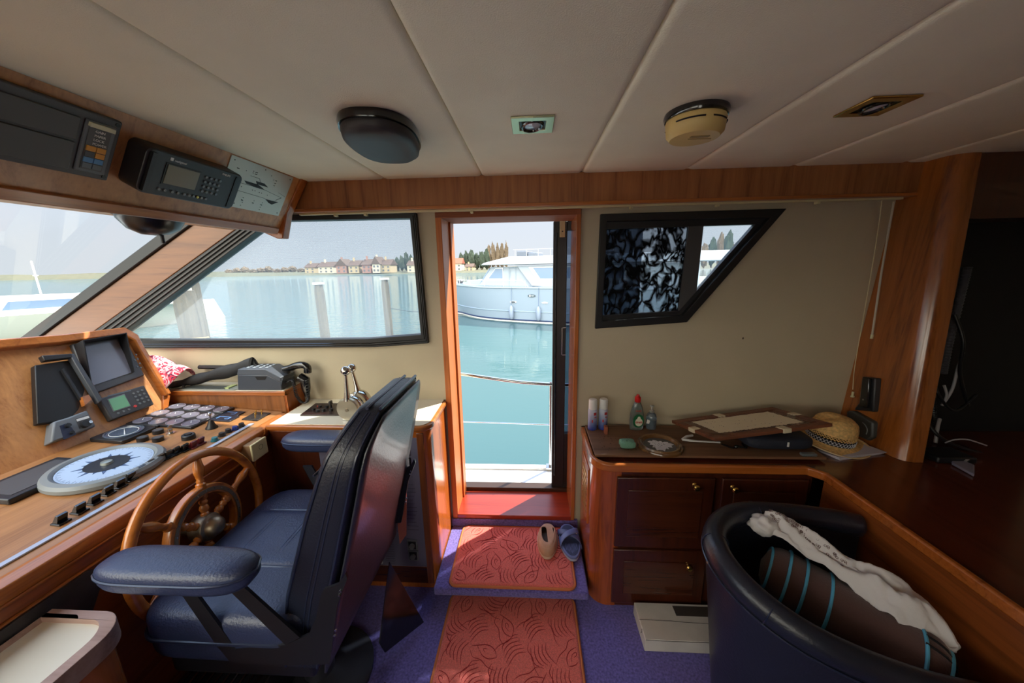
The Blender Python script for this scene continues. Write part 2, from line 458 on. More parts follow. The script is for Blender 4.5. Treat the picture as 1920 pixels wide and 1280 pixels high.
# the outer skin stands clear of the window openings
def big(l, d): return [V((p[0] + q[0], YW + .0301, p[2] + q[1])) for p, q in zip(l, d)]
holeL = big(LWo, [(-.10, .02), (-.06, .10), (.02, .10), (.03, -.12), (0, -.12), (0, -.12), (-.12, -.10)])
holeR = big(RWo, [(-.02, .10), (.16, .10), (.10, -.14), (-.03, -.14)])
m.prism([(p[0], YW + .0301, p[2]) for p in outer], (0, YO - YW - .0301, 0), holes=[holeL, holeR, [(p[0], YW + .0301, p[2]) for p in doorhole]])
struct('wall_front', m, WALLV)
m = MB().box((2.62, -1.95, -0.1), (2.72, YW - .001, 2.1)); struct('wall_right', m, WALLV)
# opposite side of the wheelhouse, with its windows
m = MB(); yb = -1.95
m.prism([(-3.05, yb, -0.1), (2.7, yb, -0.1), (2.7, yb, 2.1), (-1.48, yb, 2.1), (-3.05, yb, zwind(-3.05))], (0, -0.1, 0),
        holes=[[(-2.4, yb, 1.25), (-0.6, yb, 1.25), (-0.6, yb, 1.9), (-1.4, yb, 1.9)], [(-0.4, yb, 0.9), (0.1, yb, 0.9), (0.1, yb, 1.87), (-0.4, yb, 1.87)]])
struct('wall_back', m, WALLV)
m = MB().box((-3.1, -1.95, -0.1), (-3.0, YW - .001, 1.08)); struct('wall_left', m, WALLV)
m = MB().box((-3.0, -1.95, -0.1), (2.62, YW - .001, 0.0)); struct('floor', m, CARPET)

# ceiling of padded panels running across the boat
m = MB(); seams = [-1.13, -0.682, -0.222, 0.235, 0.70, 1.155, 1.62, 2.09, 2.60]
for a, b in zip(seams, seams[1:]):
    rr = 0.014; n = 5
    pr = [(a + 0.0005, ZC + 0.02)] + [(a + 0.0005 + rr * (1 - math.cos(R(90 * k / n))) * 1.6, ZC + 0.011 - 0.011 * math.sin(R(90 * k / n))) for k in range(n + 1)]
    pr += [(b - 0.0005 - (x - a - 0.0005), z) for x, z in reversed(pr)]
    m.prism([(x, -1.94, z) for x, z in pr], (0, 3.72, 0))
m.box((-1.60, -1.94, ZC + 0.021), (2.61, YW - .001, ZC + 0.06))
struct('ceiling', m, CEIL, angle=60)

# windscreen: black frame along the raked corner, glass, top rail
def wind(x, y, off=0.0): return V((x, y, zwind(x) + off))
wr = sroot('window_2', (-2.3, 0, 1.5))
m = MB()
m.prism([Wp(107 - 90, 615 + 69), Wp(107, 615), Wp(380, 414), Wp(392, 385), Wp(374, 385), Wp(350, 410), Wp(107, 591), Wp(107 - 90, 591 + 67)], (0, -0.035, 0))
obj('window_frame', m, BLACK, wr, bevel=0.004)
m = MB().grid(lambda u, v: wind(lerp(-2.98, -1.55, u), lerp(-1.95, 1.78, v)), 2, 2)
obj('window_pane', m, CLEAR, wr)
m = MB().box((-3.0, -1.94, 1.08), (-2.9, 1.77, 1.14)); obj('window_sill', m, BLACK, wr)
# wooden corner post between windscreen and side window
m = MB()
m.prism([Wp(0, 694), Wp(107, 615), Wp(380, 414), Wp(420, 385), Wp(500, 385), Wp(462, 421), Wp(185, 620), Wp(60, 712)], (0, -0.022, 0))
struct('trim_1', m, wood('pillar_wood', rgb(116, 72, 38), rgb(84, 46, 22), 'X', 0.35, 0.3), bevel=0.004)

# left side window
wl = sroot('window_1', (-1.4, YW, 1.25))
m = MB().prism(LWo, (0, 0.06, 0), holes=[LWi]); m.v = [p + V((0, -0.022, 0)) for p in m.v]
obj('window_frame', m, BLACK, wl, bevel=0.003)
m = MB()
for k in range(4):                           # ribs of the slanted track
    a = Wp(471 - k * 0 + k * 7, 421 + k * 3); b = Wp(165 + k * 14, 643 + k * 0)
    m.tube([a + V((0, -.026, 0)), b + V((0, -.026, 0))], 0.0045, 6)
obj('track_rib', m, plain('dull_black_metal', rgb(58, 54, 54), 0.4), wl)
m = MB()
for t in (0.25, 0.5):
    pts = [LWo[i].lerp(LWi[i], t) + V((0, -.0225, 0)) for i in (2, 3, 4, 5, 6)]
    m.tube(pts, 0.0022, 4)
obj('gasket', m, BLACKG, wl)
m = MB().prism([p + V((0, 0.02, 0)) for p in mid(LWo, LWi, .9)], (0, 0.001, 0)); obj('fly_screen', m, SCREEN, wl)
m = MB().prism([p + V((0, 0.03, 0)) for p in mid(LWo, LWi, .6)], (0, 0.004, 0)); obj('window_pane', m, CLEAR, wl)

# right side window with its sliding half
wrt = sroot('window_3', (0.8, YW, 1.3))
m = MB().prism(RWo, (0, 0.06, 0), holes=[RWi]); m.v = [p + V((0, -0.02, 0)) for p in m.v]
obj('window_frame', m, BLACK, wrt, bevel=0.003)
S2o = [Wp(*p) for p in ((1134, 413), (1448, 404), (1279, 592), (1126, 603))]
S2i = [Wp(*p) for p in ((1135.5, 429), (1419, 420), (1275, 583), (1130, 592))]
m = MB().prism([p + V((0, .01, 0)) for p in S2o], (0, 0.03, 0), holes=[[p + V((0, .01, 0)) for p in S2i]])
obj('sash', m, BLACKP, wrt)
m = MB().prism([p + V((0, .012, 0)) for p in (Wp(1294, 420), Wp(1322, 419), Wp(1308, 549), Wp(1278, 585), Wp(1274, 585))], (0, 0.02, 0))
obj('sash_bar', m, DGREY, wrt)
m = MB().prism([p + V((0, .022, 0)) for p in (Wp(1132, 425), Wp(1300, 420), Wp(1282, 588), Wp(1126, 596))], (0, 0.001, 0))
obj('dark_screen', m, DSCREEN, wrt)
m = MB().prism([p + V((0, .035, 0)) for p in (Wp(1316, 418), Wp(1425, 416), Wp(1298, 562))], (0, 0.001, 0)); m.v = [p + V((0, -.006, 0)) for p in m.v]; obj('fly_screen', m, SCREEN, wrt)
m = MB().prism([p + V((0, .036, 0)) for p in mid(RWo, RWi, .6)], (0, 0.004, 0)); obj('window_pane', m, CLEAR, wrt)

# doorway lining and sill
TW = 0.028
m = MB()
m.box((DX0 - TW, YW - 0.018, 0.135), (DX0 + 0.002, YO, DZ1 + 0.02))
m.box((DX0 + 0.002, YW + 0.14, DZ0), (DX0 + 0.012, YO, DZ1))
struct('trim_2', m, wood('jamb_wood', rgb(206, 118, 52), rgb(158, 80, 30), 'Z', .5, 0.05), bevel=0.003)
m = MB()
m.box((DX1 - 0.002, YW - 0.018, 0.16), (DX1 + TW - 0.008, YO, DZ1 + 0.02))
struct('trim_3', m, W_ORZ, bevel=0.003)
m = MB().box((DX0 - TW, YW - 0.0185, DZ1 - 0.002), (DX1 + TW - 0.008, YO + .004, DZ1 + 0.026)); struct('trim_4', m, wood('header_wood', rgb(150, 86, 52), rgb(112, 58, 32), 'X', 0.7, 0.0), bevel=0.003)
m = MB().box((DX0, YW - 0.02, 0.15), (DX1, YO - 0.01, DZ0 + 0.001)); struct('trim_5', m, W_RED, bevel=0.003)
m = MB().box((DX0, YO - 0.012, 0.15), (DX1, YO + 0.05, DZ0 + 0.024)); struct('trim_6', m, plain('sill_metal', rgb(84, 66, 56), 0.35, 0.6), bevel=0.003)
# cream cover strip above the door head
m = MB().box((DX0 - 0.03, YW - 0.012, DZ1 + 0.026), (DX1 + 0.02, YW - 0.0005, 1.905)); struct('trim_7', m, WALLV)

# valance along the top of the wall, with a wooden lip
YV = 1.715
m = MB().box((-1.14, YV, 1.906), (1.80, YW - 0.001, ZC + 0.004)); struct('trim_8', m, W_VAL)
m = MB().box((-1.14, YV - 0.007, 1.893), (1.80, YW - 0.001, 1.908)); struct('trim_9', m, W_ORX, bevel=0.003)
m = MB().box((-1.13, YV + 0.022, 1.884), (1.66, YV + 0.040, 1.893))
rail = obj('curtain_rail', m, CREAMP, bevel=0.001); tag(rail, 'thin cream curtain rail fixed under the wooden valance over the door', 'curtain rail')
for x in (-0.95, -0.80, -0.28, 0.47, 0.86, 1.30):
    mm_ = MB().box((x - .006, YV + .020, 1.874), (x + .006, YV + .042, 1.886)); obj('rail_glider', mm_, CREAMP, rail)

# ------------------------------------------------------------------ overhead console (upper left)
pA = V((-1.055, 0, ZC)); pB = V((-1.185, 0, 1.815))
on = V((pA.z - pB.z, 0, -(pA.x - pB.x))).normalized()         # face normal, aft and down
OP = (pA, on)
Y0o, Y1o = -1.9, 1.66
m = MB()
m.prism([(pA.x, Y0o, ZC - .0005), (pB.x, Y0o, pB.z), (pB.x - .25, Y0o, pB.z), (pA.x - .35, Y0o, ZC - .0005)], (0, Y1o - Y0o, 0))
oc = thing('overhead_console', 'long varnished wooden overhead console above the windscreen, holding instruments', 'console', (-1.2, 0, 1.8))
obj('face_panel', m, W_CON, oc)
tdir = (pA - pB).normalized()
m = MB(); q0 = pB + tdir * 0.004
m.prism([q0 + on * 0.012 + V((0, Y0o, 0)), q0 - tdir * .03 + on * .012 + V((0, Y0o, 0)), q0 - tdir * .032 - on * .05 + V((0, Y0o, 0)), q0 - on * .02 + V((0, Y0o, 0))], (0, 1.645 - Y0o, 0))
obj('bottom_moulding', m, W_ORY, oc, bevel=0.003)
m = MB()
m.prism([(pA.x + .012, Y1o, ZC - .0005), (pA.x - .35, Y1o, ZC - .0005), (-1.40, Y1o, 1.86), (pB.x - .02, Y1o, pB.z - .045), (pB.x + .008, Y1o, pB.z - .045), (pB.x + .045, Y1o, 1.88)], (0, 0.045, 0))
obj('end_board', m, W_ORZ, oc, bevel=0.004)
oc_y = V((0, 1, 0))
def OPt(px, py, off=0.0): return AT(px, py, pl=OP) + on * off

# ------------------------------------------------------------------ navigator display unit
nav = thing('navigator_unit', 'black navigation display with square screen and keypad hung under the overhead console', 'navigation display', OPt(330, 320, .06))
c = OPt(338, 325, .045)
ny = V((0, 1, 0)); nz = tdir
def onb(y, z, n, base=c): return base + ny * y + nz * z + on * n
def slab(m, base, y0, z0, y1, z1, n0, n1, r=0.0, mi=0):
    pts = rrect(y0, z0, y1, z1, r) if r else [(y0, z0), (y1, z0), (y1, z1), (y0, z1)]
    return m.prism([onb(y, z, n0, base) for y, z in pts], on * (n1 - n0), mi)
NW, NH = 0.16, 0.066
m = slab(MB(), c, -NW, -NH, NW, NH, -0.052, 0.012, .02); obj('housing', m, BLACKP, nav, bevel=0.004)
m = slab(MB(), c, -NW + .008, -NH + .008, -NW + .02, NH - .01, .0115, .02); obj('side_rib', m, BLACK, nav)
m = slab(MB(), c, NW - .03, -NH + .008, NW - .024, NH - .01, .0115, .014); obj('side_rib', m, BLACK, nav)
m = slab(MB(), c, -.105, -.028, .003, .038, .0115, .0135); obj('bezel', m, BLACK, nav)
m = slab(MB(), c, -.100, -.024, -.002, .034, .0134, .015); obj('screen', m, plain('grey_lcd', rgb(134, 128, 108), 0.25, coat=.4), nav)
for k, x in enumerate((-.105, -.088, -.066, -.049, -.028, -.012, .002, .016, .03, .046)):
    m = MB().cyl(onb(x, -.045, .012), on, .0042, .003, 10); obj('button', m, LGREY if k != 7 else BRASS, nav)
for i in range(4):
    for j in range(4):
        m = MB().cyl(onb(.024 + j * .017, .026 - i * .016, .012), on, .0045, .003, 10); obj('button', m, MGREY, nav)
text('lettering', 'PHILIPS', .010, onb(.075, .048, .0125), ny, nz, WHITEP, nav)
text('lettering', 'navigator', .010, onb(-.085, .046, .0125), ny, nz, WHITEP, nav)
m = slab(MB(), c, -.098, .046, -.089, .055, .0125, .013); obj('emblem', m, WHITEP, nav)

# ------------------------------------------------------------------ alarm plate with the yacht drawing
P0 = [OPt(433, 292), OPt(549, 330), OPt(521, 407), OPt(403, 377)]
cp = OPt(478, 350)
pl_ = thing('alarm_plate', 'brushed metal plate engraved with a yacht side view, screwed to the overhead console', 'sign plate', cp)
ry = [(p - cp).dot(ny) for p in P0]; rz = [(p - cp).dot(nz) for p in P0]
y0, y1, z0, z1 = min(ry) * .86, max(ry) * .86, min(rz) * .88, max(rz) * .88
y0 = (ry[0] + ry[3]) / 2; y1 = (ry[1] + ry[2]) / 2; z1 = (rz[0] + rz[1]) / 2; z0 = (rz[2] + rz[3]) / 2
m = slab(MB(), cp, y0, z0, y1, z1, .0005, .003); obj('plate', m, plain('brushed_aluminium', rgb(196, 196, 186), 0.42, 0.35), pl_)
Wd, Hd = y1 - y0, z1 - z0
def pp(u, v, n=.0034): return onb(y0 + u * Wd, z0 + v * Hd, n, cp)
INK = plain('black_print', rgb(20, 20, 22), 0.6)
m = MB()
m.prism([pp(*q) for q in ((.26, .60), (.47, .60), (.60, .53), (.42, .53), (.30, .55))], on * .0003)
m.prism([pp(*q) for q in ((.42, .66), (.56, .66), (.64, .60), (.45, .60))], on * .0003)
m.prism([pp(*q) for q in ((.66, .33), (.90, .33), (.80, .24), (.74, .26))], on * .0003)
for a in (((.06, .52), (.22, .53), (.40, .53), (.62, .52), (.84, .47), (.92, .45)), ((.03, .40), (.10, .37), (.66, .34)), ((.32, .73), (.46, .73), (.49, .67)), ((.84, .55), (.98, .50)), ((.92, .45), (.84, .36))):
    m.tube([pp(*q, n=.0036) for q in a], .0006, 4)
obj('yacht_drawing', m, INK, pl_)
m = MB(); rnd = random.Random(3)
for u, v in ((.09, .47), (.14, .47), (.20, .465), (.25, .46), (.42, .45), (.46, .45), (.53, .44), (.57, .44), (.67, .43), (.24, .80), (.34, .84), (.34, .80), (.62, .87), (.68, .80), (.16, .24), (.33, .24), (.50, .23), (.64, .23), (.34, .14), (.33, .07), (.63, .12), (.63, .06)):
    m.cyl(pp(u, v), on, .0016, .0008, 8)
for u, v in ((.05, .93), (.95, .93), (.05, .07), (.95, .07), (.5, .95)): m.cyl(pp(u, v), on, .0022, .001, 8)
obj('lamp_dot', m, INK, pl_)
text('lettering', 'Neptunus 156', .0085, pp(.09, .07), ny, nz, INK, pl_)
for u, v, s in ((.11, .79, 'alarm'), (.37, .83, 'pump'), (.37, .79, 'pump'), (.71, .79, 'tank'), (.71, .73, 'tank'), (.71, .67, 'fuel'), (.14, .18, 'bilge'), (.31, .18, 'bilge'), (.48, .17, 'bilge'), (.62, .17, 'bilge')):
    text('lettering', s, .005, pp(u, v), ny, nz, INK, pl_)

# ------------------------------------------------------------------ fax / weather receiver at the far upper left
cf = OPt(120, 250)
wx = thing('weather_receiver', 'dark grey receiver with orange and blue keys set in the overhead console', 'receiver', cf)
yy = lambda px, py: (OPt(px, py) - cf).dot(ny)
zz = lambda px, py: (OPt(px, py) - cf).dot(nz)
yr = yy(205, 280); zt = zz(107, 178); zb = zz(187, 333)
zt = zz(222, 225); 
m = MB(); slab(m, cf, yr - .34, zb, yr, zt, 0, .016, .004); obj('surround', m, DGREY, wx, bevel=.003)
m = MB(); slab(m, cf, yr - .075, zb + .014, yr - .012, zt - .018, .0155, .020); obj('key_panel', m, MGREY, wx, bevel=.002)
m = MB(); slab(m, cf, yr - .067, zb + .022, yr - .022, zt - .034, .0198, .0215); obj('key_plate', m, plain('grey_key_plate', rgb(88, 88, 88), .5), wx)
m = MB(); slab(m, cf, yr - .07, zt - .032, yr - .018, zt - .022, .0198, .026); obj('light_strip', m, plain('pale_strip', rgb(214, 210, 176), .4), wx)
ORG = plain('orange_key', rgb(226, 158, 62), .5); BLU = plain('blue_key', rgb(96, 150, 200), .5)
zk = zb + .026; H4 = (zt - zb) * .085
for r_, cols in enumerate(((MGREY, MGREY), (BLU, BLU), (DGREY, ORG), (ORG, ORG))):
    for k, mt in enumerate(cols):
        m = MB(); slab(m, cf, yr - .065 + k * .021, zk + r_ * (H4 + .001), yr - .046 + k * .021, zk + r_ * (H4 + .001) + H4 - .001, .0214, .0235); obj('key', m, mt, wx)
for k, s in enumerate(('POWER', 'LOCK', 'PAPER', 'GAIN')):
    text('lettering', s, .0085, onb(yr - .055, zk + 4.4 * H4 + k * .0105, .0217, cf), ny, nz, WHITEP, wx)
m = MB(); slab(m, cf, yr - .33, zb + .012, yr - .085, zb + (zt - zb) * .5, .0155, .021); slab(m, cf, yr - .33, zb + (zt - zb) * .54, yr - .085, zt - .02, .0155, .021); obj('paper_door', m, plain('worn_grey', rgb(84, 84, 84), .5), wx, bevel=.002)
for a_, b_ in ((yr - .01, zt - .01), (yr - .01, zb + .01)):
    m = MB().cyl(onb(a_, b_, .0155, cf), on, .005, .002, 10); obj('screw', m, BLACK, wx)

# dome compass hanging in front of the windscreen
cc = AT(283, 402, X=-1.27)
cmp_ = thing('dome_compass', 'shiny black dome compass hanging upside down below the overhead console', 'compass', cc)
m = MB().lathe([(.0, -.068), (.035, -.064), (.065, -.047), (.085, -.016), (.088, .0), (.075, .03), (.045, .06)], cc, (0, 0, 1), 32); obj('bowl', m, plain('black_bowl', rgb(14, 14, 16), .28), cmp_)
m = MB().torus(cc, (0, 0, 1), .088, .006, 32, 8); obj('ring', m, BLACKP, cmp_)
m = MB().cyl(cc + V((0, .02, -.092)), (0, 0, 1), .006, .03, 10); obj('drain_plug', m, BLACKP, cmp_)

# ================================================================== HELM CONSOLE (left)
XE = -1.272                                   # front edge of the desk
def zd(x): return 0.895 + 0.07 * (XE - x)
DP = (V((XE, 0, 0.895)), V((0.07, 0, 1)).normalized())
dn = DP[1]; dx = V((-1, 0, 0.07)).normalized()
def D(px, py, off=0.0): return AT(px, py, pl=DP) + dn * off
hc = thing('helm_console', 'long wooden helm desk with switches and gauges in front of the windscreen', 'console', (-1.6, 0.6, 0))
m = MB().prism([(XE + .001, -1.5, 0.0), (XE + .001, -1.5, zd(XE) - .02), (-2.3, -1.5, zd(-2.3) - .02), (-2.3, -1.5, 0)], (0, 1.5 + 1.64, 0))
obj('body', m, wood('console_front', rgb(158, 88, 44), rgb(108, 54, 26), 'Y', .3, .4), hc)
m = MB().prism([(XE - .03, -1.5, zd(XE) - .02), (XE - .03, -1.5, zd(XE - .03)), (-2.3, -1.5, zd(-2.3)), (-2.3, -1.5, zd(-2.3) - .02)], (0, 1.5 + 1.64, 0))
obj('desk_top', m, W_DESK, hc)
m = MB().prism([(XE - .032, -1.5, zd(XE) - .045), (XE - .032, -1.5, zd(XE) + .003), (XE - .012, -1.5, zd(XE) + .006), (XE + .014, -1.5, zd(XE) - .003), (XE + .018, -1.5, zd(XE) - .02), (XE + .008, -1.5, zd(XE) - .045)], (0, 1.5 + 1.62, 0))
obj('edge_moulding', m, W_ORY, hc, bevel=.003)
a, b = D(60, 1030), D(476, 795)
m = MB().prism([(a.x - .012, -1.0, zd(a.x) + .001), (a.x + .006, -1.0, zd(a.x) + .001), (a.x + .006, -1.0, zd(a.x) + .005), (a.x - .012, -1.0, zd(a.x) + .005)], (0, 1.0 + b.y, 0))
obj('metal_strip', m, plain('blue_white_strip', rgb(186, 200, 226), .25, .3), hc)
m = MB()
for z_ in (.845, .80):
    m.tube([(XE + .004, -1.4, z_), (XE + .004, 1.46, z_)], .005, 8)
obj('moulding', m, W_ORY, hc)
m = MB().prism([(XE + .002, -.4, .55), (XE + .002, .70, .60), (XE + .002, .80, .77), (XE + .002, .76, .80), (XE + .002, -.4, .79)], (.014, 0, 0)); obj('kick_panel', m, plain('scuffed_black_panel', rgb(52, 50, 52), .45, var=.5, vs=14), hc)

# switches along the front of the desk: a row of black rockers
SW = [(115, 972), (150, 952), (178, 935), (203, 918), (225, 905), (245, 892), (264, 879), (282, 868), (300, 857), (315, 850), (330, 843), (346, 837), (362, 831), (376, 824)]
for k, (x_, y_) in enumerate(SW):
    p = D(x_, y_ + 8); y_off = V((0, 1, 0))
    T = Matrix((dx, V((0, 1, 0)), dn)).transposed().to_4x4(); T.translation = p
    m = MB(); m.T = T
    m.box((-.015, -.0145, 0), (.015, .0145, .006)); m.prism([(-.006, -.012, .006), (-.012, -.012, .030), (-.004, -.012, .032), (.012, -.012, .006)], (0, .024, 0))
    mt = BLACKG if k < 12 else plain('red_switch', rgb(96, 30, 36), .3)
    obj('rocker_switch', m, mt, hc, bevel=.001)
for k, (x_, y_, c_) in enumerate(((403, 824, 'teal'), (416, 815, 'k'), (428, 808, 'k'), (441, 803, 'blue'), (453, 797, 'k'))):
    p = D(x_, y_ + 2)
    m = MB().cyl(p, dn, .012, .016, 16, r2=.0105); m.cyl(p, dn, .015, .004, 16)
    mt = {'teal': plain('teal_button', rgb(40, 110, 120), .3), 'k': BLACKP, 'blue': plain('blue_button', rgb(36, 56, 130), .3)}[c_]
    obj('push_button', m, mt, hc)
for x_, y_ in ((297, 810), (268, 824), (297, 824)):
    m = MB().cyl(D(x_, y_ + 2), dn, .019, .017, 20); obj('gauge_knob', m, [BLACKP], hc)
    m = MB().cyl(D(x_, y_ + 2, .0172), dn, .015, .001, 20); obj('knob_face', m, DGREY, hc)
p = D(354, 822); m = MB().cyl(p, dn, .024, .012, 24); m.torus(p + dn * .016, dn, .018, .006, 24, 8); m.cyl(p + dn * .012, dn, .010, .012, 16); obj('selector_dial', m, BLACKP, hc)
for x0_, c1_, c2_ in ((237, ('red', 'yellow'), 0), (268, ('green', 'red'), 0)):
    for k, cn in enumerate(c1_):
        p = D(x0_ + k * 12 - 4, 842 - k * 2)
        T = Matrix((dx, V((0, 1, 0)), dn)).transposed().to_4x4(); T.translation = p; m = MB(); m.T = T
        m.box((-.02, -.009, 0), (.014, .009, .007))
        obj('warning_lamp', m, plain(cn + '_lamp', {'red': rgb(140, 44, 36), 'yellow': rgb(206, 160, 60), 'green': rgb(44, 110, 84)}[cn], .35), hc, bevel=.001)

# flat twin gauges
def twin(px, py, wx_, wy_, name='twin_gauge', n=2, lab=None):
    p = D(px, py); T = Matrix((dx, V((0, 1, 0)), dn)).transposed().to_4x4(); T.translation = p
    m = MB(); m.T = T; m.box((-wx_ / 2, -wy_ / 2, 0), (wx_ / 2, wy_ / 2, .012))
    g = obj(name, m, BLACKP, hc, bevel=.003)
    for k in range(n):
        cx_ = (k - (n - 1) / 2) * wx_ / n; rr_ = min(wx_ / n, wy_) * .44
        m = MB(); m.T = T; m.lathe([(rr_, .012), (rr_ * .98, .0145), (rr_ * .9, .0148), (rr_ * .88, .013), (0.0001, .013)], (cx_, 0, 0), (0, 0, 1), 28)
        obj('dial_face', m, plain('silvery_dial', rgb(120, 118, 132), .2, coat=.7), g)
        m = MB(); m.T = T; m.prism([(cx_ - .002, 0, .0135), (cx_ + .002, 0, .0135), (cx_ + rr_ * .5, rr_ * .6, .0135)], (0, 0, .0008)); obj('needle', m, WHITEP, g)
for q in ((347, 766), (402, 770), (315, 779), (372, 783), (283, 793), (344, 796)):
    twin(q[0], q[1], .155, .078)
# big revolution gauge
p = D(234, 816); T = Matrix((dx, V((0, 1, 0)), dn)).transposed().to_4x4(); T.translation = p
m = MB(); m.T = T; m.prism([(x, y, 0) for x, y in rrect(-.075, -.07, .075, .07, .012)], (0, 0, .016)); g = obj('round_gauge', m, BLACKP, hc, bevel=.003)
m = MB(); m.T = T; m.lathe([(.062, .016), (.062, .02), (.056, .021), (.055, .0175), (.0001, .0175)], (0, 0, 0), (0, 0, 1), 36); obj('dial_face', m, plain('slate_dial', rgb(78, 88, 104), .15, coat=.8), g)
m = MB(); m.T = T; m.prism([(-.03, -.02, .018), (-.028, -.024, .018), (.035, .03, .018)], (0, 0, .001)); m.torus((0, 0, .018), (0, 0, 1), .045, .0012, 36, 6); obj('needle', m, WHITEP, g)
# engraved blue switch plates and toggle plate
for q, mt in (((432, 776), 0), ((420, 785), 0), ((481, 781), 1)):
    p = D(*q); T = Matrix((dx, V((0, 1, 0)), dn)).transposed().to_4x4(); T.translation = p
    m = MB(); m.T = T
    if mt == 0:
        m.box((-.055, -.03, 0), (.055, .03, .006)); g = obj('switch_plate', m, plain('blue_black_plate', rgb(28, 34, 48), .3), hc, bevel=.001)
        m = MB(); m.T = T
        for s_ in ((-.03, -.012, -.026, .012), (-.03, .009, .03, .012), (.026, -.012, .03, .012), (-.03, -.012, -.012, -.009)): m.box((s_[0], s_[1], .006), (s_[2], s_[3], .0066))
        obj('blue_marking', m, plain('pale_blue_mark', rgb(110, 160, 226), .4), g)
    else:
        m.box((-.04, -.045, 0), (.04, .045, .005)); g = obj('toggle_plate', m, BLACKP, hc, bevel=.001)
        for a_, b_ in ((-.01, -.02), (.012, .012), (-.012, .02)):
            m = MB(); m.T = T; m.cyl((a_, b_, .005), (0.1, .2, 1), .003, .02, 8); m.ball((a_ + .002, b_ + .004, .026), .004, 8); obj('toggle', m, BRASS, g)
# joystick lever and key
p = D(397, 802); m = MB().lathe([(.024, 0), (.023, .005), (.016, .014), (.011, .03), (.007, .04)], p, dn, 20); obj('lever_boot', m, BLACKP, hc)
m = MB().cyl(p + dn * .038, dn, .004, .03, 8); m.ball(p + dn * .07, .009, 12); obj('lever', m, STEEL, hc)
p = D(320, 812); m = MB().cyl(p, dn, .016, .004, 16); m.cyl(p, dn, .008, .02, 12); m.prism([p + dn * .018 + V((0, -.009, 0)), p + dn * .018 + V((0, .009, 0)), p + dn * .035 + V((0, .011, 0)), p + dn * .04, p + dn * .035 + V((0, -.011, 0))], (.002, 0, 0)); obj('ignition_key', m, STEEL, hc)

# big round heading indicator lying on the desk
hp = D(203, 880)
hi = thing('heading_indicator', 'large round grey compass rose indicator lying on the helm desk', 'compass indicator', hp)
T = Matrix((dx, V((0, 1, 0)), dn)).transposed().to_4x4(); T.translation = hp
def TM(): 
    q = MB(); q.T = T; return q
m = TM().lathe([(.150, 0), (.156, .006), (.156, .018), (.148, .028), (.132, .031), (.124, .026), (.122, .022), (.0001, .022)], (0, 0, 0), (0, 0, 1), 56); obj('housing', m, LGREY, hi)
m = TM().lathe([(.121, .0225), (.121, .0235), (.0001, .0235)], (0, 0, 0), (0, 0, 1), 48); obj('rose_card', m, plain('pale_blue_card', rgb(178, 198, 224), .3, coat=.5), hi)
m = TM()
for k in range(16):
    a_ = 2 * PI * k / 16; L_ = .085 if k % 2 == 0 else .07
    m.prism([(.05 * math.cos(a_ - .16), .05 * math.sin(a_ - .16), .0237), (L_ * math.cos(a_), L_ * math.sin(a_), .0237), (.05 * math.cos(a_ + .16), .05 * math.sin(a_ + .16), .0237)], (0, 0, .0006))
obj('rose_point', m, plain('slate_blue_print', rgb(70, 92, 130), .4), hi)
m = TM()
for k in range(72):
    a_ = 2 * PI * k / 72; r0 = .112 if k % 2 else .105
    m.prism([(r0 * math.cos(a_), r0 * math.sin(a_), .0237), (.117 * math.cos(a_ - .006), .117 * math.sin(a_ - .006), .0237), (.117 * math.cos(a_ + .006), .117 * math.sin(a_ + .006), .0237)], (0, 0, .0005))
obj('degree_mark', m, plain('slate_print', rgb(90, 108, 140), .4), hi)
m = TM().lathe([(.058, .0242), (.058, .0255), (.0001, .0255)], (0, 0, 0), (0, 0, 1), 32); obj('centre_disc', m, BLACKP, hi)
m = TM().lathe([(.017, .0255), (.015, .034), (.0001, .036)], (0, 0, 0), (0, 0, 1), 20); obj('centre_knob', m, plain('pale_knob', rgb(150, 156, 150), .3, .5), hi)
# flat black display at the far left of the desk
p = D(112, 878); T2 = Matrix((dx, V((0, 1, 0)), dn)).transposed().to_4x4(); T2.translation = p + V((0, -.06, 0)); m = MB(); m.T = T2
m.box((-.10, -.13, 0), (.06, .10, .02)); fd = obj('flat_display', m, BLACKP, bevel=.004); tag(fd, 'flat black instrument box lying on the helm desk left of the compass rose', 'instrument')
m = MB(); m.T = T2; m.box((-.08, -.11, .0202), (.04, .08, .0212)); obj('display_face', m, DGREY, fd)

# ------------------------------------------------------------------ angled instrument board behind the desk
bB = V((-1.865, 1.60, .94)); bA = bB + V((0, -.4, 0)); bT = V((-2.045, 1.60, 1.345))
e1 = (bA - bB); e1.z = 0; e1.normalize()
e3 = (bT - bB); e3 = (e3 - e3.dot(e1) * e1).normalized()
en = e1.cross(e3)
if en.dot(V((0, 0, CH)) - bB) < 0: en = -en
BP = (bB, en)
def BL(px, py):
    q = AT(px, py, pl=BP) - bB; return (q.dot(e1), q.dot(e3))
def BW(u, v, n=0.0): return bB + e1 * u + e3 * v + en * n
def bslab(pts, n0, n1, m=None):
    m = m or MB(); return m.prism([BW(u, v, n0) for u, v in pts], en * (n1 - n0))
ib = thing('instrument_board', 'angled wooden instrument board with raised rim standing behind the helm desk', 'instrument board', bB)
o1 = BL(308, 770); o2 = BL(306, 742); o2b = BL(255, 646); o3 = BL(226, 632); o4 = BL(107, 643)
sl = ((o4[0] - o3[0]), (o4[1] - o3[1])); far = (o4[0] + sl[0] * 2.5, o4[1] + sl[1] * 2.5)
bl = BL(107, 842)
outl = [o1, o2, o2b, o3, o4, far, (far[0], -.03), (bl[0], min(-.01, bl[1]))]
m = bslab(outl, -.12, 0.0); obj('board', m, W_CON, ib)
r1 = [BL(*q) for q in ((313, 742), (262, 655), (250, 632), (225, 618), (107, 632))]; r2 = [BL(*q) for q in ((305, 745), (252, 660), (243, 643), (222, 632), (107, 648))]
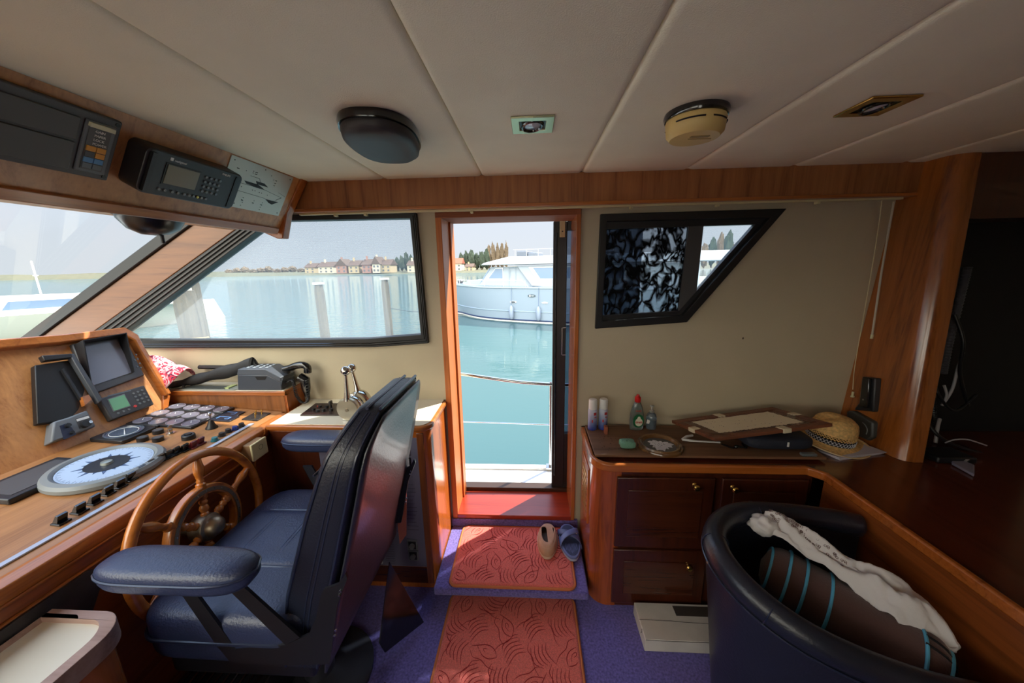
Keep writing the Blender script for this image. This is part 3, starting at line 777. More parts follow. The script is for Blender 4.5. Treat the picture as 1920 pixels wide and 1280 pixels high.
f1 = (r1[-1][0] + sl[0] * 2.5, r1[-1][1] + sl[1] * 2.5); f2 = (r2[-1][0] + sl[0] * 2.5, r2[-1][1] + sl[1] * 2.5)
m = bslab(r1 + [f1, f2] + r2[::-1], -.13, .035); obj('rim', m, W_ORX, ib, bevel=.006)
m = bslab([BL(317, 742), BL(303, 742), BL(303, 770), BL(313, 768)], -.12, .010); obj('side_rim', m, W_ORZ, ib, bevel=.003)

def quad(m, pts, n0, n1): return bslab([BL(*q) for q in pts], n0, n1, m)
# hooded display
hq = BL(192, 690)
hd = thing('hooded_display', 'black radar display with a deep sun hood on the instrument board', 'display', BW(*hq))
m = quad(MB(), ((128, 648), (226, 630), (266, 706), (169, 742)), 0, .02); obj('housing', m, DGREY, hd, bevel=.005)
m = quad(MB(), ((138, 654), (212, 640), (244, 700), (162, 728)), .0195, .023); obj('screen', m, plain('dim_screen', rgb(112, 112, 124), .22, coat=.5), hd)
S = [BL(*q) for q in ((132, 650), (216, 635), (242, 702), (161, 734))]
def hoodw(m, a, b, n):
    a_, b_ = V((a[0], a[1], 0)), V((b[0], b[1], 0)); 
    t_ = (b_ - a_).normalized(); q_ = V((-t_.y, t_.x, 0)) * .004
    m.prism([BW(a[0], a[1], .02), BW(b[0], b[1], .02), BW(b[0], b[1], n[1]), BW(a[0], a[1], n[0])], (BW(q_.x, q_.y) - BW(0, 0)))
m = MB(); hoodw(m, S[0], S[1], (.075, .075)); hoodw(m, S[1], S[2], (.075, .035)); hoodw(m, S[3], S[0], (.035, .075))
obj('hood', m, plain('matt_black_hood', rgb(20, 20, 24), .6), hd)
for q in ((249, 668), (252, 676), (256, 684), (247, 678), (251, 690), (258, 692)):
    m = MB().cyl(BW(*BL(*q), n=.02), en, .004, .003, 8); obj('button', m, LGREY, hd)
# satellite navigator with green screen
gq = BL(230, 758)
gp = thing('satellite_navigator', 'dark grey navigator with green lcd and keypad on the instrument board', 'navigator', BW(*gq))
m = quad(MB(), ((176, 752), (262, 726), (281, 762), (201, 792)), 0, .03); obj('housing', m, DGREY, gp, bevel=.005)
m = quad(MB(), ((191, 753), (224, 743), (236, 766), (203, 777)), .0298, .032); obj('bezel', m, LGREY, gp)
m = quad(MB(), ((193, 754), (223, 745), (234, 765), (204, 775)), .0319, .033); obj('screen', m, plain('green_lcd', rgb(110, 176, 124), .25, coat=.4), gp)
for i in range(4):
    for j in range(3):
        m = MB().cyl(BW(*BL(241 + j * 8.2 + i * 4.0, 742 - j * 3 + i * 6.2), n=.03), en, .0048, .003, 8); obj('key', m, LGREY, gp)
for j in range(3): m = MB().cyl(BW(*BL(212 + j * 10, 779 - j * 3.5), n=.03), en, .0048, .003, 8); obj('key', m, LGREY, gp)
m = MB().cyl(BW(*BL(244, 766), n=.03), en, .006, .004, 12); obj('red_key', m, plain('red_key', rgb(214, 70, 66), .4), gp)
m = quad(MB(), ((192, 746), (236, 735), (237, 737), (193, 748)), .03, .0305); obj('name_strip', m, MGREY, gp)
# autopilot box with knob
aq = BL(135, 808)
ap = thing('autopilot_box', 'grey control box with black knobs at the foot of the instrument board', 'control box', BW(*aq))
m = quad(MB(), ((85, 798), (112, 790), (149, 776), (166, 806), (108, 828), (80, 838)), 0, .045); obj('housing', m, MGREY, ap, bevel=.006)
m = quad(MB(), ((126, 793), (150, 785), (158, 800), (133, 811)), .0445, .047); obj('label_plate', m, DGREY, ap)
m = quad(MB(), ((127, 794), (150, 787), (152, 791), (129, 798)), .0465, .048); obj('name_strip', m, WHITEP, ap)
m = MB().cyl(BW(*BL(143, 803), n=.045), en, .015, .016, 20); obj('knob', m, BLACKP, ap)
m = MB().cyl(BW(*BL(149, 801), n=.061), en, .006, .004, 12); obj('knob_cap', m, STEEL, ap)
m = quad(MB(), ((96, 806), (112, 800), (128, 822), (104, 832)), .0445, .046); obj('label_plate', m, plain('navy_plate', rgb(40, 46, 70), .4), ap)
m = MB().cyl(BW(*BL(110, 806), n=.045), en, .008, .012, 14); m.cyl(BW(*BL(118, 819), n=.045), en, .006, .01, 14); obj('knob', m, BLACKP, ap)
# second hooded screen standing at the far left
h2 = thing('sun_hood', 'tall black open sun hood standing before the instrument board at far left', 'hood', BW(*BL(95, 760)))
m = bslab([BL(*q) for q in ((112, 672), (122, 672), (176, 757), (168, 764))], .03, .055)
obj('side_wall', m, plain('hood_grey_edge', rgb(70, 74, 80), .45), h2, bevel=.003)
m = bslab([BL(*q) for q in ((60, 676), (118, 672), (120, 679), (66, 686))], .03, .055); obj('top_wall', m, BLACKP, h2, bevel=.003)
m = bslab([BL(*q) for q in ((55, 690), (120, 680), (150, 735), (138, 772), (120, 792), (60, 800))], .004, .03); obj('screen_housing', m, BLACK, h2, bevel=.003)
m = bslab([BL(*q) for q in ((103, 700), (107, 697), (142, 752), (138, 756))], .03, .04); obj('inner_edge', m, BLACKP, h2)
m = bslab([BL(*q) for q in ((138, 752), (150, 748), (156, 756), (143, 768))], .03, .05); obj('clip', m, W_ORX, h2)

# ------------------------------------------------------------------ raised shelf against the wall behind the desk
SY = 1.645; SX1 = -1.285; SX0 = -2.85
sh = thing('side_shelf', 'low wooden box shelf with cream top below the left window', 'shelf', (-1.7, 1.72, .88))
m = MB().box((SX0, SY + .004, .80), (SX1, YW - .002, 1.000)); obj('box', m, W_ORZ, sh)
m = MB().box((SX0, SY + .002, .80), (SX1 - .004, SY + .006, .985)); obj('front_panel', m, wood('shelf_front', rgb(146, 92, 50), rgb(100, 58, 28), 'Z', .35, .2), sh)
m = MB().box((SX0, SY - .004, .985), (SX1 + .006, SY + .012, 1.006)); m.box((SX1 - .006, SY, .985), (SX1 + .006, YW - .003, 1.006)); obj('edge', m, W_ORX, sh, bevel=.002)
m = MB().box((SX0, SY + .010, 1.0005), (SX1 - .006, YW - .003, 1.0075)); obj('cream_top', m, CREAMTOP, sh)
m = MB().box((SX1 - .001, SY + .006, .985), (SX1 + .008, SY + .03, .88)); obj('corner_post', m, W_ORZ, sh)
# dash top ahead of the board
m = MB().box((-2.98, -1.9, .95), (-2.35, YW - .003, 1.075)); o = obj('dashboard_ledge', m, BLACKP); tag(o, 'dark ledge running under the windscreen behind the instrument board', 'ledge')

# ------------------------------------------------------------------ things on the shelf
st = 1.008
ph = thing('radio_telephone', 'dark grey desk telephone base with push buttons on the cream shelf', 'telephone', (-1.42, 1.70, st))
pf = 1.662
P1 = [AT(*q, Y=pf) for q in ((445, 725), (445, 703), (500, 703), (526, 716), (528, 728))]
for p in P1: p.z = max(p.z, st)
P1[0].z = st; P1[-1].z = st
m = MB().prism(P1, (0, .11, 0)); obj('base', m, plain('slate_plastic', rgb(62, 68, 78), .4), ph, bevel=.003)
P2 = [AT(*q, Y=pf) for q in ((444, 703), (446, 692), (497, 692), (526, 708), (526, 716), (500, 704))]
m = MB().prism(P2, (0, .11, 0)); obj('keypad_housing', m, plain('slate_plastic_light', rgb(78, 84, 94), .4), ph, bevel=.003)
m = MB().prism([AT(*q, Y=pf - .001) for q in ((478, 706), (500, 706), (497, 712), (482, 712))], (0, .003, 0)); obj('slot', m, BLACK, ph)
zt_ = P2[1].z
for i in range(3):
    for j in range(4):
        x_ = lerp(P2[1].x + .035, P2[2].x - .01, j / 3); m = MB().box((x_ - .006, pf + .02 + i * .026, zt_ + .0005), (x_ + .006, pf + .036 + i * .026, zt_ + .004)); obj('key', m, plain('pale_key', rgb(172, 184, 198), .4), ph, bevel=.001)
hs = thing('telephone_handset', 'black telephone handset hooked over the end of the cream shelf', 'handset', AT(570, 700, Y=1.72))
pts = [AT(*q, Y=1.735) for q in ((533, 692), (545, 689), (556, 685), (568, 684), (576, 688), (577, 698))]
m = MB().tube(smoothpath(pts, 5), [.018] * 6 + [.019] * 8 + [.018] * 6 + [.019] * 6, 12); obj('grip', m, BLACKG, hs)
m = MB().lathe([(.012, -.012), (.02, -.006), (.02, .006), (.01, .01)], AT(537, 696, Y=1.735), (.3, 0, 1), 16); obj('mouthpiece', m, BLACKP, hs)
m = MB().tube([AT(*q, Y=1.72) for q in ((562, 706), (572, 712), (574, 728), (576, 742))], [.024, .026, .022, .012], 10); obj('cradle', m, BLACKG, hs)
path = smoothpath([AT(*q, Y=1.70) for q in ((531, 722), (546, 712), (552, 722), (556, 740), (566, 754), (576, 752), (578, 738), (575, 712))], 40)
coil = []
for i, p in enumerate(path):
    an = i * .9; coil.append(p + V((math.cos(an) * .007, math.sin(an) * .007, 0)))
m = MB().tube(coil, .0028, 5); cord = obj('coiled_cord', m, BLACKP, hs)
# folded black umbrella like bag
bg_ = thing('folded_tripod_bag', 'long black fabric bag lying slanted on the shelf below the left window', 'bag')
bg_.location = (-1.8, 1.72, st)
b0 = AT(318, 724, Y=1.70); b1 = AT(474, 684, Y=1.73)
def bagf(u, v):
    p = b0.lerp(b1, u); a_ = 2 * PI * v; hh = lerp(.016, .040, u ** .8); 
    q = p + V((0, math.cos(a_) * .028, math.sin(a_) * hh + .004 * math.sin(u * 19 + a_)))
    q.z = max(q.z, lerp(1.012, 1.03, u)); return q
m = MB().grid(bagf, 24, 14, cv=True); m.v.append(b0); m.v.append(b1); n_ = len(m.v)
for j in range(14): m.f.append([n_ - 2, (j + 1) % 14, j]); m.m.append(0); m.f.append([n_ - 1, 23 * 14 + j, 23 * 14 + (j + 1) % 14]); m.m.append(0)
obj('sleeve', m, plain('black_bag_cloth', rgb(36, 36, 38), .7, bump=.5, bs=60), bg_)
m = MB().tube([AT(474, 674, Y=1.745), AT(482, 688, Y=1.745), AT(500, 692, Y=1.745), AT(536, 692, Y=1.76)], [.012, .016, .012, .008], 8); obj('strap_end', m, BLACKP, bg_)
m = MB().tube([(p.x, 1.775, p.z) for p in (AT(374, 688, Y=1.775), AT(540, 690, Y=1.775))], .012, 8); fl = obj('black_pole', m, BLACKP); tag(fl, 'thin black pole lying along the wall behind the black bag', 'pole')
m = MB().torus(AT(516, 685, Y=1.76), (0, 1, .2), .010, .0022, 20, 6); o = obj('cable_loop', m, BLACKP); tag(o, 'small black cable loop standing behind the telephone', 'cable loop')
fo = thing('clear_folder', 'clear plastic folder of papers lying flat on the cream shelf', 'folder', (-1.65, 1.70, st))
m = MB().prism([(-1.90, 1.662, st), (-1.56, 1.655, st), (-1.50, 1.72, st), (-1.86, 1.735, st)], (0, 0, .006)); obj('sleeve', m, plain('folder_grey', rgb(150, 156, 150), .2, coat=.6), fo)
m = MB().prism([(-1.88, 1.668, st + .006), (-1.62, 1.662, st + .006), (-1.60, 1.70, st + .006), (-1.85, 1.71, st + .006)], (0, 0, .004)); obj('paper', m, plain('dark_sheet', rgb(66, 70, 68), .5), fo)
m = MB().box((-1.625, 1.665, st + .006), (-1.60, 1.72, st + .012)); obj('yellow_tab', m, plain('pale_green_tab', rgb(176, 186, 128), .4), fo)
m = MB().cyl((-1.86, 1.675, st + .010), (0, 0, 1), .006, .014, 10); o = obj('small_peg', m, BLACKP, fo)
# flowered cap
def cap_mat():
    m, nt, b = new_mat('flowered_cloth'); co = coords(nt, (1, 1, 1))
    v = nt.nodes.new('ShaderNodeTexVoronoi'); v.inputs['Scale'].default_value = 34; v.feature = 'F1'
    n = nt.nodes.new('ShaderNodeTexNoise'); n.inputs['Scale'].default_value = 26; n.inputs['Detail'].default_value = 4; n.inputs['Distortion'].default_value = 2.0
    nt.links.new(co, n.inputs[0]); nt.links.new(co, v.inputs[0])
    r = nt.nodes.new('ShaderNodeValToRGB'); r.color_ramp.interpolation = 'CONSTANT'
    cs = [(0, rgb(60, 40, 70)), (.36, rgb(206, 52, 78)), (.46, rgb(236, 150, 160)), (.52, rgb(238, 226, 226)), (.60, rgb(196, 40, 74)), (.68, rgb(70, 44, 84))]
    r.color_ramp.elements[0].color = cs[0][1]; r.color_ramp.elements[1].position = cs[1][0]; r.color_ramp.elements[1].color = cs[1][1]
    for p_, c_ in cs[2:]: e_ = r.color_ramp.elements.new(p_); e_.color = c_
    nt.links.new(n.outputs[0], r.inputs[0]); nt.links.new(r.outputs[0], b.inputs['Base Color']); b.inputs['Roughness'].default_value = .85
    return m
CAPM = cap_mat()
cpn = thing('flowered_cap', 'pink and white flowered cap lying behind the instrument board under the left window', 'cap', (-2.05, 1.70, 1.01))
cc_ = AT(282, 690, Y=1.68)
def capf(u, v):
    a_ = 2 * PI * v; th = u * PI / 2
    r_ = math.sin(th) ** .8
    return cc_ + V((r_ * .13 * math.cos(a_) * (1 + .04 * math.sin(5 * a_)), r_ * .095 * math.sin(a_), .095 * math.cos(th) - .035 + .008 * math.sin(3 * a_ + 5 * u)))
m = MB().grid(capf, 14, 28, cv=True); obj('crown', m, CAPM, cpn, solid=.004)
def brimf(u, v):
    a_ = lerp(-.75, .65, v); r_ = lerp(.0, .09, u)
    return cc_ + V(((.115 + r_) * math.cos(a_), (.09 + r_ * .4) * math.sin(a_), -.02 + .03 * math.cos(a_ * 2) - .05 * u * u + .035 * math.cos(3 * a_) * u))
m = MB().grid(brimf, 7, 18); obj('brim', m, CAPM, cpn, solid=.004)

# ================================================================== STEERING WHEEL
wc = V((-1.190, 1.042, .708)); wn = V((.99, .087, .087)).normalized()
wup = (V((0, 0, 1)) - V((0, 0, 1)).dot(wn) * wn).normalized(); wrt_ = wup.cross(wn).normalized()
if wrt_.y < 0: wrt_ = -wrt_
wh = thing('steering_wheel', 'varnished wooden ship steering wheel with turned spokes and bronze hub on the helm console', 'steering wheel', wc)
RW = .266
def WP_(r, a, n=0.0): return wc + (wrt_ * math.cos(R(a)) + wup * math.sin(R(a))) * r + wn * n
m = MB().torus(wc, wn, RW, .0165, 80, 14); obj('rim', m, W_WHEEL, wh)
m = MB().lathe([(.118, -.014), (.118, .014), (.150, .014), (.153, .008), (.153, -.014)], wc, wn, 64, closed=True); obj('inner_ring', m, W_WHEEL, wh, bevel=.002)
m = MB().lathe([(.126, .0142), (.126, .0165), (.139, .0165), (.139, .0142)], wc, wn, 64, closed=True); ring = obj('metal_band', m, BRONZE, wh)
m = MB()
for k in range(24): p = WP_(.1325, k * 15 + 5, .0164); m.cyl(p, wn, .0025, .001, 8)
obj('screw', m, STEEL, ring)
for k in range(6):
    a_ = 20 + 60 * k
    d_ = (WP_(1, a_) - wc).normalized()
    m = MB().lathe([(.013, .03), (.013, .052), (.009, .056), (.013, .062), (.0155, .070), (.012, .080), (.009, .083), (.012, .088), (.014, .094), (.011, .102), (.0155, .108), (.0155, .160), (.011, .165), (.0125, .172), (.010, .178), (.013, .190), (.0165, .205), (.0165, .222), (.013, .240), (.010, RW)], wc, d_, 16)
    obj('spoke', m, W_WHEEL, wh)
m = MB().lathe([(.046, -.03), (.048, .012), (.046, .018), (.036, .022), (.035, .030), (.030, .044), (.018, .054), (.0001, .057)], wc, wn, 32); obj('hub', m, BRONZE, wh)
m = MB().lathe([(.02, 0), (.02, .18)], wc - wn * .03, -wn, 16); m.lathe([(.05, .135), (.055, .16)], wc, -wn, 20); obj('shaft', m, BRONZE, wh)

# cream switch box on the console front
p = AT(478, 845, X=-1.262)
jb = thing('junction_box', 'small cream plastic box screwed to the front of the helm console', 'box', p)
q = [AT(*k, X=-1.215) for k in ((471, 836), (497, 819), (498, 850), (475, 865))]
yc0, yc1 = q[0].y, q[1].y; zc0, zc1 = q[3].z, q[0].z
m = MB().box((-1.27, yc0, zc0), (-1.222, yc1, zc1)); obj('case', m, plain('brown_case_side', rgb(140, 110, 80), .5), jb, bevel=.002)
m = MB().box((-1.222, yc0 - .003, zc0 - .003), (-1.212, yc1 + .003, zc1 + .003)); obj('lid', m, CREAMP, jb, bevel=.003)
m = MB().torus((-1.2118, (yc0 + yc1) / 2 + .005, (zc0 + zc1) / 2 + .008), (1, 0, 0), .011, .0008, 24, 4); obj('mark', m, DGREY, jb)

# ================================================================== LEFT CABINET beside the door
LX0, LX1, LY = -1.252, -.478, 1.472
lc = thing('side_cabinet', 'wooden cabinet with a cream top and rounded corner left of the door', 'cabinet', (-.85, 1.63, 0))
def corner_xy(x0, y0, x1, y1, r, n=8):      # plan outline with rounded right-front corner
    o_ = [(x0, y1), (x0, y0)]
    for k in range(n + 1):
        t = R(-90 + 90 * k / n); o_.append((x1 - r + r * math.cos(t), y0 + r + r * math.sin(t)))
    o_.append((x1, y1)); return o_
m = MB().prism([(x, y, 0.0) for x, y in corner_xy(LX0, LY, LX1, YW - .02, .045)], (0, 0, .882)); obj('body', m, wood('cabinet_orange', rgb(196, 108, 44), rgb(150, 74, 26), 'Z', .22, .6), lc)
m = MB().prism([(x, y, .880) for x, y in corner_xy(LX0 - .01, LY - .012, LX1 + .012, YW - .02, .055)], (0, 0, .024)); obj('edge_band', m, W_ORX, lc, bevel=.006)
m = MB().prism([(x, y, .9035) for x, y in corner_xy(LX0 + .004, LY + .004, LX1 - .006, YW - .002, .045)], (0, 0, .003)); obj('cream_top', m, CREAMTOP, lc)
m = MB().box((LX1 - .06, LY - .006, .03), (LX1 - .028, LY + .01, .87)); obj('corner_stile', m, wood('stile_wood', rgb(150, 84, 40), rgb(104, 52, 24), 'Z', .3, .3), lc, bevel=.003)
m = MB().box((LX0 + .05, LY - .003, .03), (LX1 - .06, LY + .01, .125)); obj('plinth', m, W_DKX, lc)
m = MB().box((LX0 + .002, LY - .003, .13), (-1.021, LY + .008, .872)); obj('front_panel', m, W_DKZ, lc)  # dark sheet over the front, standing in for the shade under the counter
PAN = plain('grey_lilac_panel', rgb(112, 108, 128), .45)
m = MB().box((-1.02, LY - .004, .13), (-.537, LY + .004, .845)); pn = obj('breaker_panel', m, PAN, lc, bevel=.001)
for z_ in (.79, .71):
    m = MB().box((-.64, LY - .008, z_ - .035), (-.575, LY - .003, z_ + .035)); k_ = obj('meter', m, BLACK, pn)
    m = MB().box((-.636, LY - .010, z_ - .030), (-.580, LY - .0078, z_ + .030)); obj('meter_face', m, plain('meter_card', rgb(190, 186, 196), .3), lc)
m = MB()
for k in range(15): m.box((-.657, LY - .010, .635 - k * .021), (-.638, LY - .003, .651 - k * .021))
obj('breaker_row', m, WHITEP, pn)
m = MB()
for k in range(15): m.box((-.640, LY - .018, .638 - k * .021), (-.628, LY - .008, .648 - k * .021))
obj('breaker_toggle', m, BLACKG, pn)
m = MB()
for k in range(15): m.box((-.62, LY - .0048, .642 - k * .021), (-.57 + .008 * math.sin(k * 5), LY - .0038, .6428 - k * .021))
for k in range(12): m.box((-.745, LY - .0048, .30 - k * .014), (-.70, LY - .0038, .3008 - k * .014))
obj('line_print', m, plain('dark_print', rgb(50, 48, 62), .6), pn)
m = MB()
for k in range(7): m.box((-.80, LY - .012, .285 - k * .023), (-.765, LY - .003, .30 - k * .023))
obj('breaker_row', m, WHITEP, pn)
for z_ in (.262, .20):
    m = MB().box((-.627, LY - .010, z_ - .028), (-.575, LY - .003, z_ + .028)); k_ = obj('socket_frame', m, LGREY, pn)
    m = MB().box((-.620, LY - .0115, z_ - .022), (-.582, LY - .0098, z_ + .022)); obj('socket_well', m, BLACK, lc)
    m = MB().cyl((-.601, LY - .011, z_), (0, -1, 0), .013, .012, 16); obj('socket_knob', m, LGREY, lc)
text('lettering', 'NEPTUNUS 156', .013, (-.72, LY - .0042, .335), (1, 0, 0), (0, 0, 1), plain('lilac_print', rgb(70, 60, 96), .6), pn)

# engine controls: two chrome levers on a drum, black key panel
ec = thing('engine_throttle', 'chrome twin lever engine control with ball knobs on the cream cabinet top', 'throttle', (-.87, 1.60, .907))
c0 = AT(648, 755, Z=.985) + V((0, 0, 0)); 
dc = V((-.875, 1.505, .968))
m = MB().lathe([(.0001, -.004), (.052, -.002), (.056, .004), (.056, .018), (.052, .022)], dc, (.06, 1, 0), 36); obj('drum_face', m, plain('brushed_cap', rgb(214, 204, 178), .3, .8), ec)
m = MB().lathe([(.052, .022), (.056, .028), (.056, .045), (.048, .050), (.056, .056), (.056, .075), (.048, .080), (.052, .086), (.058, .10), (.058, .125), (.05, .135), (.0001, .137)], dc, (.06, 1, 0), 36); obj('drum', m, CHROME, ec)
m = MB().box((dc.x - .04, dc.y + .012, .9065), (dc.x + .055, dc.y + .13, .925)); obj('foot', m, CHROME, ec, bevel=.003)
for k, (px1, py1, yy1) in enumerate(((648, 698, dc.y + .012), (660, 693, dc.y + .115))):
    base = dc + V((.004 * k, .012 + .10 * k, .045)); tip = AT(px1, py1, Y=yy1)
    m = MB().tube([base, base.lerp(tip, .3), base.lerp(tip, .9)], [.022, .014, .009], 14, flat=.7); m.ball(base.lerp(tip, 1.0) + (tip - base).normalized() * .008, .022, 20)
    obj('lever', m, CHROME, ec)
m = MB().cyl(dc + V((0, -.004, 0)), (-.06, -1, 0), .008, .003, 16); obj('centre_screw', m, BRONZE, ec)
kp = thing('start_key_panel', 'dark brown ignition panel with black buttons on the cream cabinet top', 'panel', (-1.0, 1.62, .907))
q = [AT(*k, Z=.908) for k in ((563, 779), (592, 757), (640, 757), (650, 779))]
q[2].x = -.93; q[3].x = -.92
m = MB().prism(q, (0, 0, .005)); obj('plate', m, plain('dark_brown_plate', rgb(44, 28, 26), .35), kp, bevel=.001)
for a_, b_, h_ in ((596, 772, .012), (607, 771, .014), (600, 763, .010), (613, 764, .012), (621, 770, .012), (588, 768, .008)):
    p = AT(a_, b_, Z=.913); m = MB().cyl(p, (0, 0, 1), .009, h_, 14); obj('button', m, BLACKP, kp)
p = AT(621, 764, Z=.913); m = MB().cyl(p, (0, 0, 1), .005, .02, 10); m.box((p.x - .004, p.y - .012, .93), (p.x + .004, p.y + .012, .95)); obj('key', m, BLACKP, kp)
p = AT(597, 762, Z=.913); m = MB().cyl(p, (0, 0, 1), .007, .006, 12); obj('red_lamp', m, plain('small_red_lamp', rgb(150, 50, 40), .4), kp)

# ================================================================== HELM SEAT
hsx = thing('helm_chair', 'navy blue leather helm seat with two armrests and a tall padded back', 'helm seat', (-.8, 1.07, 0))
YC = 1.055
# backrest: lofted slab, narrower and rounded at the top
def tab(z, T_):
    if z <= T_[0][0]: return T_[0][1]
    for (a, x), (b, y) in zip(T_, T_[1:]):
        if z <= b: return lerp(x, y, (z - a) / (b - a))
    return T_[-1][1]
def xb(z): return tab(z, [(.45, -.625), (.62, -.588), (.98, -.492), (1.14, -.450), (1.23, -.415)])
def xf(z): return xb(z) - tab(z, [(.47, .13), (.7, .15), (.95, .135), (1.1, .115), (1.23, .085)])
def half(z): return tab(z, [(.47, .285), (.65, .275), (1.0, .252), (1.08, .248), (1.13, .238), (1.17, .215), (1.20, .188), (1.215, .168), (1.23, .145)])
ZS = [.47, .49, .55, .62, .70, .78, .86, .94, 1.0, 1.05, 1.09, 1.13, 1.16, 1.19, 1.21, 1.222, 1.228]
def ring_(z, inset=0.0, back=0.0):
    f_, b_, h_ = xf(z) + inset, xb(z) - back - .006, half(z) - inset
    pts = rrect(f_, -h_, b_, h_, min(.022, (b_ - f_) * .45), 4)
    return [V((x, YC + y, z)) for x, y in pts]
vs, fs = [], []; rings = [ring_(z) for z in ZS]; n_ = len(rings[0])
rings.append([p.lerp(sum(rings[-1], V()) / n_, .25) + V((0, 0, .006)) for p in rings[-1]]); rings.append([p.lerp(sum(rings[0], V()) / n_, .9) for p in rings[-1]])
m = MB(); vs = [p for r_ in rings[:-1] for p in r_]; k_ = len(rings) - 1
fs = [(i * n_ + j, i * n_ + (j + 1) % n_, (i + 1) * n_ + (j + 1) % n_, (i + 1) * n_ + j) for i in range(k_ - 1) for j in range(n_)]
fs += [tuple(range(n_))[::-1], tuple((k_ - 1) * n_ + j for j in range(n_))]
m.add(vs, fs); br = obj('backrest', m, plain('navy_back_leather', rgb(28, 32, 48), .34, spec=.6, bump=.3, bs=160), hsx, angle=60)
# back panel cover
def bpf(u, v):
    z = lerp(.44, 1.215, v); h_ = half(max(z, .47)) - .008
    zz_ = z
    return V((xb(z) + .004 + .004 * math.sin(PI * v) , YC + lerp(-h_, h_, u), zz_))
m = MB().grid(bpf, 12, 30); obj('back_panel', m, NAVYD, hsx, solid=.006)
# piping and vertical welts along both edges
m = MB()
for s_ in (-1, 1):
    for dxx, rr_ in ((.0, .0042), (.5, .0024), (.60, .0024), (.92, .0042)):
        pts = []
        for z in ZS[:-1]:
            x_ = lerp(xf(z), xb(z) - .006, dxx); x_ = max(x_, xf(z) + .016) if dxx < .3 else min(x_, xb(z) - .012)
            pts.append(V((x_, YC + s_ * (half(z) - .0005), z)))
        m.tube(pts, rr_, 6)
obj('piping', m, PIPING, br)
m = MB()
for dxx in (.45, .9):
    m.tube([V((lerp(xf(1.22), xb(1.22), dxx), YC + t * half(1.225), 1.233)) for t in (-1, -.5, 0, .5, 1)], .005, 6)
m.tube([V((xf(1.08) - .002, YC + t * half(1.08), 1.08)) for t in (-1, 0, 1)], .003, 6)
obj('seam', m, PIPING, br)
# seat cushion
zc_ = .50
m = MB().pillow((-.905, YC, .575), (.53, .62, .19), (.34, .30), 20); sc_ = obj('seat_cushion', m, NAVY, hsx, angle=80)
m = MB().pillow((-.93, YC, .635), (.40, .27, .09), (.35, .3), 16); obj('centre_panel', m, NAVY, sc_, angle=80)
m = MB().torus((0, 0, 0), (0, 0, 1), 1, .006, 4, 4) if False else MB()
pts = [(x, y) for x, y in rrect(-1.168, YC - .308, -.66, YC + .308, .08, 8)]
m.tube([V((x, y, .578)) for x, y in pts], .006, 8, closed=True); obj('cushion_piping', m, PIPING, sc_)
m = MB()
for dx_ in (-1.005, -.993, -.872, -.860): m.tube([V((dx_, YC + lerp(-.125, .125, t), .6808 - .010 * (2 * t - 1) ** 4)) for t in [i / 10 for i in range(11)]], .0011, 4)
obj('stitching', m, THREAD, sc_)
m = MB()
for s_ in (-.135, .135): m.tube([V((lerp(-1.13, -.72, t), YC + s_, .668 - .02 * (2 * t - 1) ** 6)) for t in [i / 12 for i in range(13)]], .004, 6)
obj('cushion_seam', m, PIPING, sc_)
m = MB().box((-1.12, YC - .27, .40), (-.66, YC + .27, .50)); obj('seat_base', m, CHBLACK, hsx, bevel=.015)
# armrests
def armrest(yc, nm):
    L0, L1 = -1.13, -.705
    m = MB()
    def af(u, v):
        a_ = 2 * PI * v; t = u
        x_ = lerp(L0, L1, t); wid = .056 * (max(0.0, 1 - abs(2 * t - 1) ** 5)) ** .5
        hh = .032 * (max(0.0, 1 - abs(2 * t - 1) ** 7)) ** .5
        cy, cz = math.cos(a_), math.sin(a_)
        return V((x_, yc + wid * math.copysign(abs(cy) ** .6, cy), .868 + hh * math.copysign(abs(cz) ** .65, cz) * (1.1 if cz > 0 else 1.35)))
    m.grid(af, 26, 24, cv=True); a1 = obj('armrest', m, NAVY, hsx, angle=80)
    m = MB(); pts = []
    for k in range(26):
        t = k / 25; pts.append(V((lerp(L0, L1, t), yc - .058 * (max(0.0, 1 - abs(2 * t - 1) ** 5)) ** .5, .873)))
    for k in range(26):
        t = 1 - k / 25; pts.append(V((lerp(L0, L1, t), yc + .058 * (max(0.0, 1 - abs(2 * t - 1) ** 5)) ** .5, .873)))
    m.tube(pts, .0035, 6, closed=True); obj('armrest_piping', m, PIPING, a1)
    # V shaped flat steel support
    fx = V((-.60, yc, .40))
    m = MB()
    def bar(a, b, w_): 
        a, b = V(a), V(b); t = (b - a).normalized(); q_ = V((-t.z, 0, t.x)) * w_ / 2; m.prism([a - q_, a + q_, b + q_, b - q_], (0, .008, 0))
    ys = .745 if yc < YC else 1.305
    yq = .745
    for poly in (((322, 1088), (348, 1088), (442, 1216), (410, 1216)), ((410, 1088), (436, 1082), (562, 1195), (535, 1209)),
                 ((535, 1209), (562, 1197), (578, 1190), (592, 1160), (600, 1120), (607, 1105), (635, 1095), (647, 1075), (651, 1085), (632, 1135), (620, 1230), (617, 1245), (525, 1247), (432, 1242), (410, 1215), (442, 1216))):
        m.prism([V((AT(a_, b_, Y=yq).x, ys, AT(a_, b_, Y=yq).z)) for a_, b_ in poly], (0, .008, 0))
    obj('arm_bracket', m, CHBLACK, hsx)
    m = MB()
    for a_, b_ in ((645, 1107), (643, 1115), (636, 1180), (634, 1190)): q_ = AT(a_ - 6, b_, Y=.745); m.cyl((q_.x, ys, q_.z), (0, -1, 0), .0035, .003, 8)
    obj('rivet', m, STEEL, hsx)
armrest(.713, 'near'); armrest(1.397, 'far')
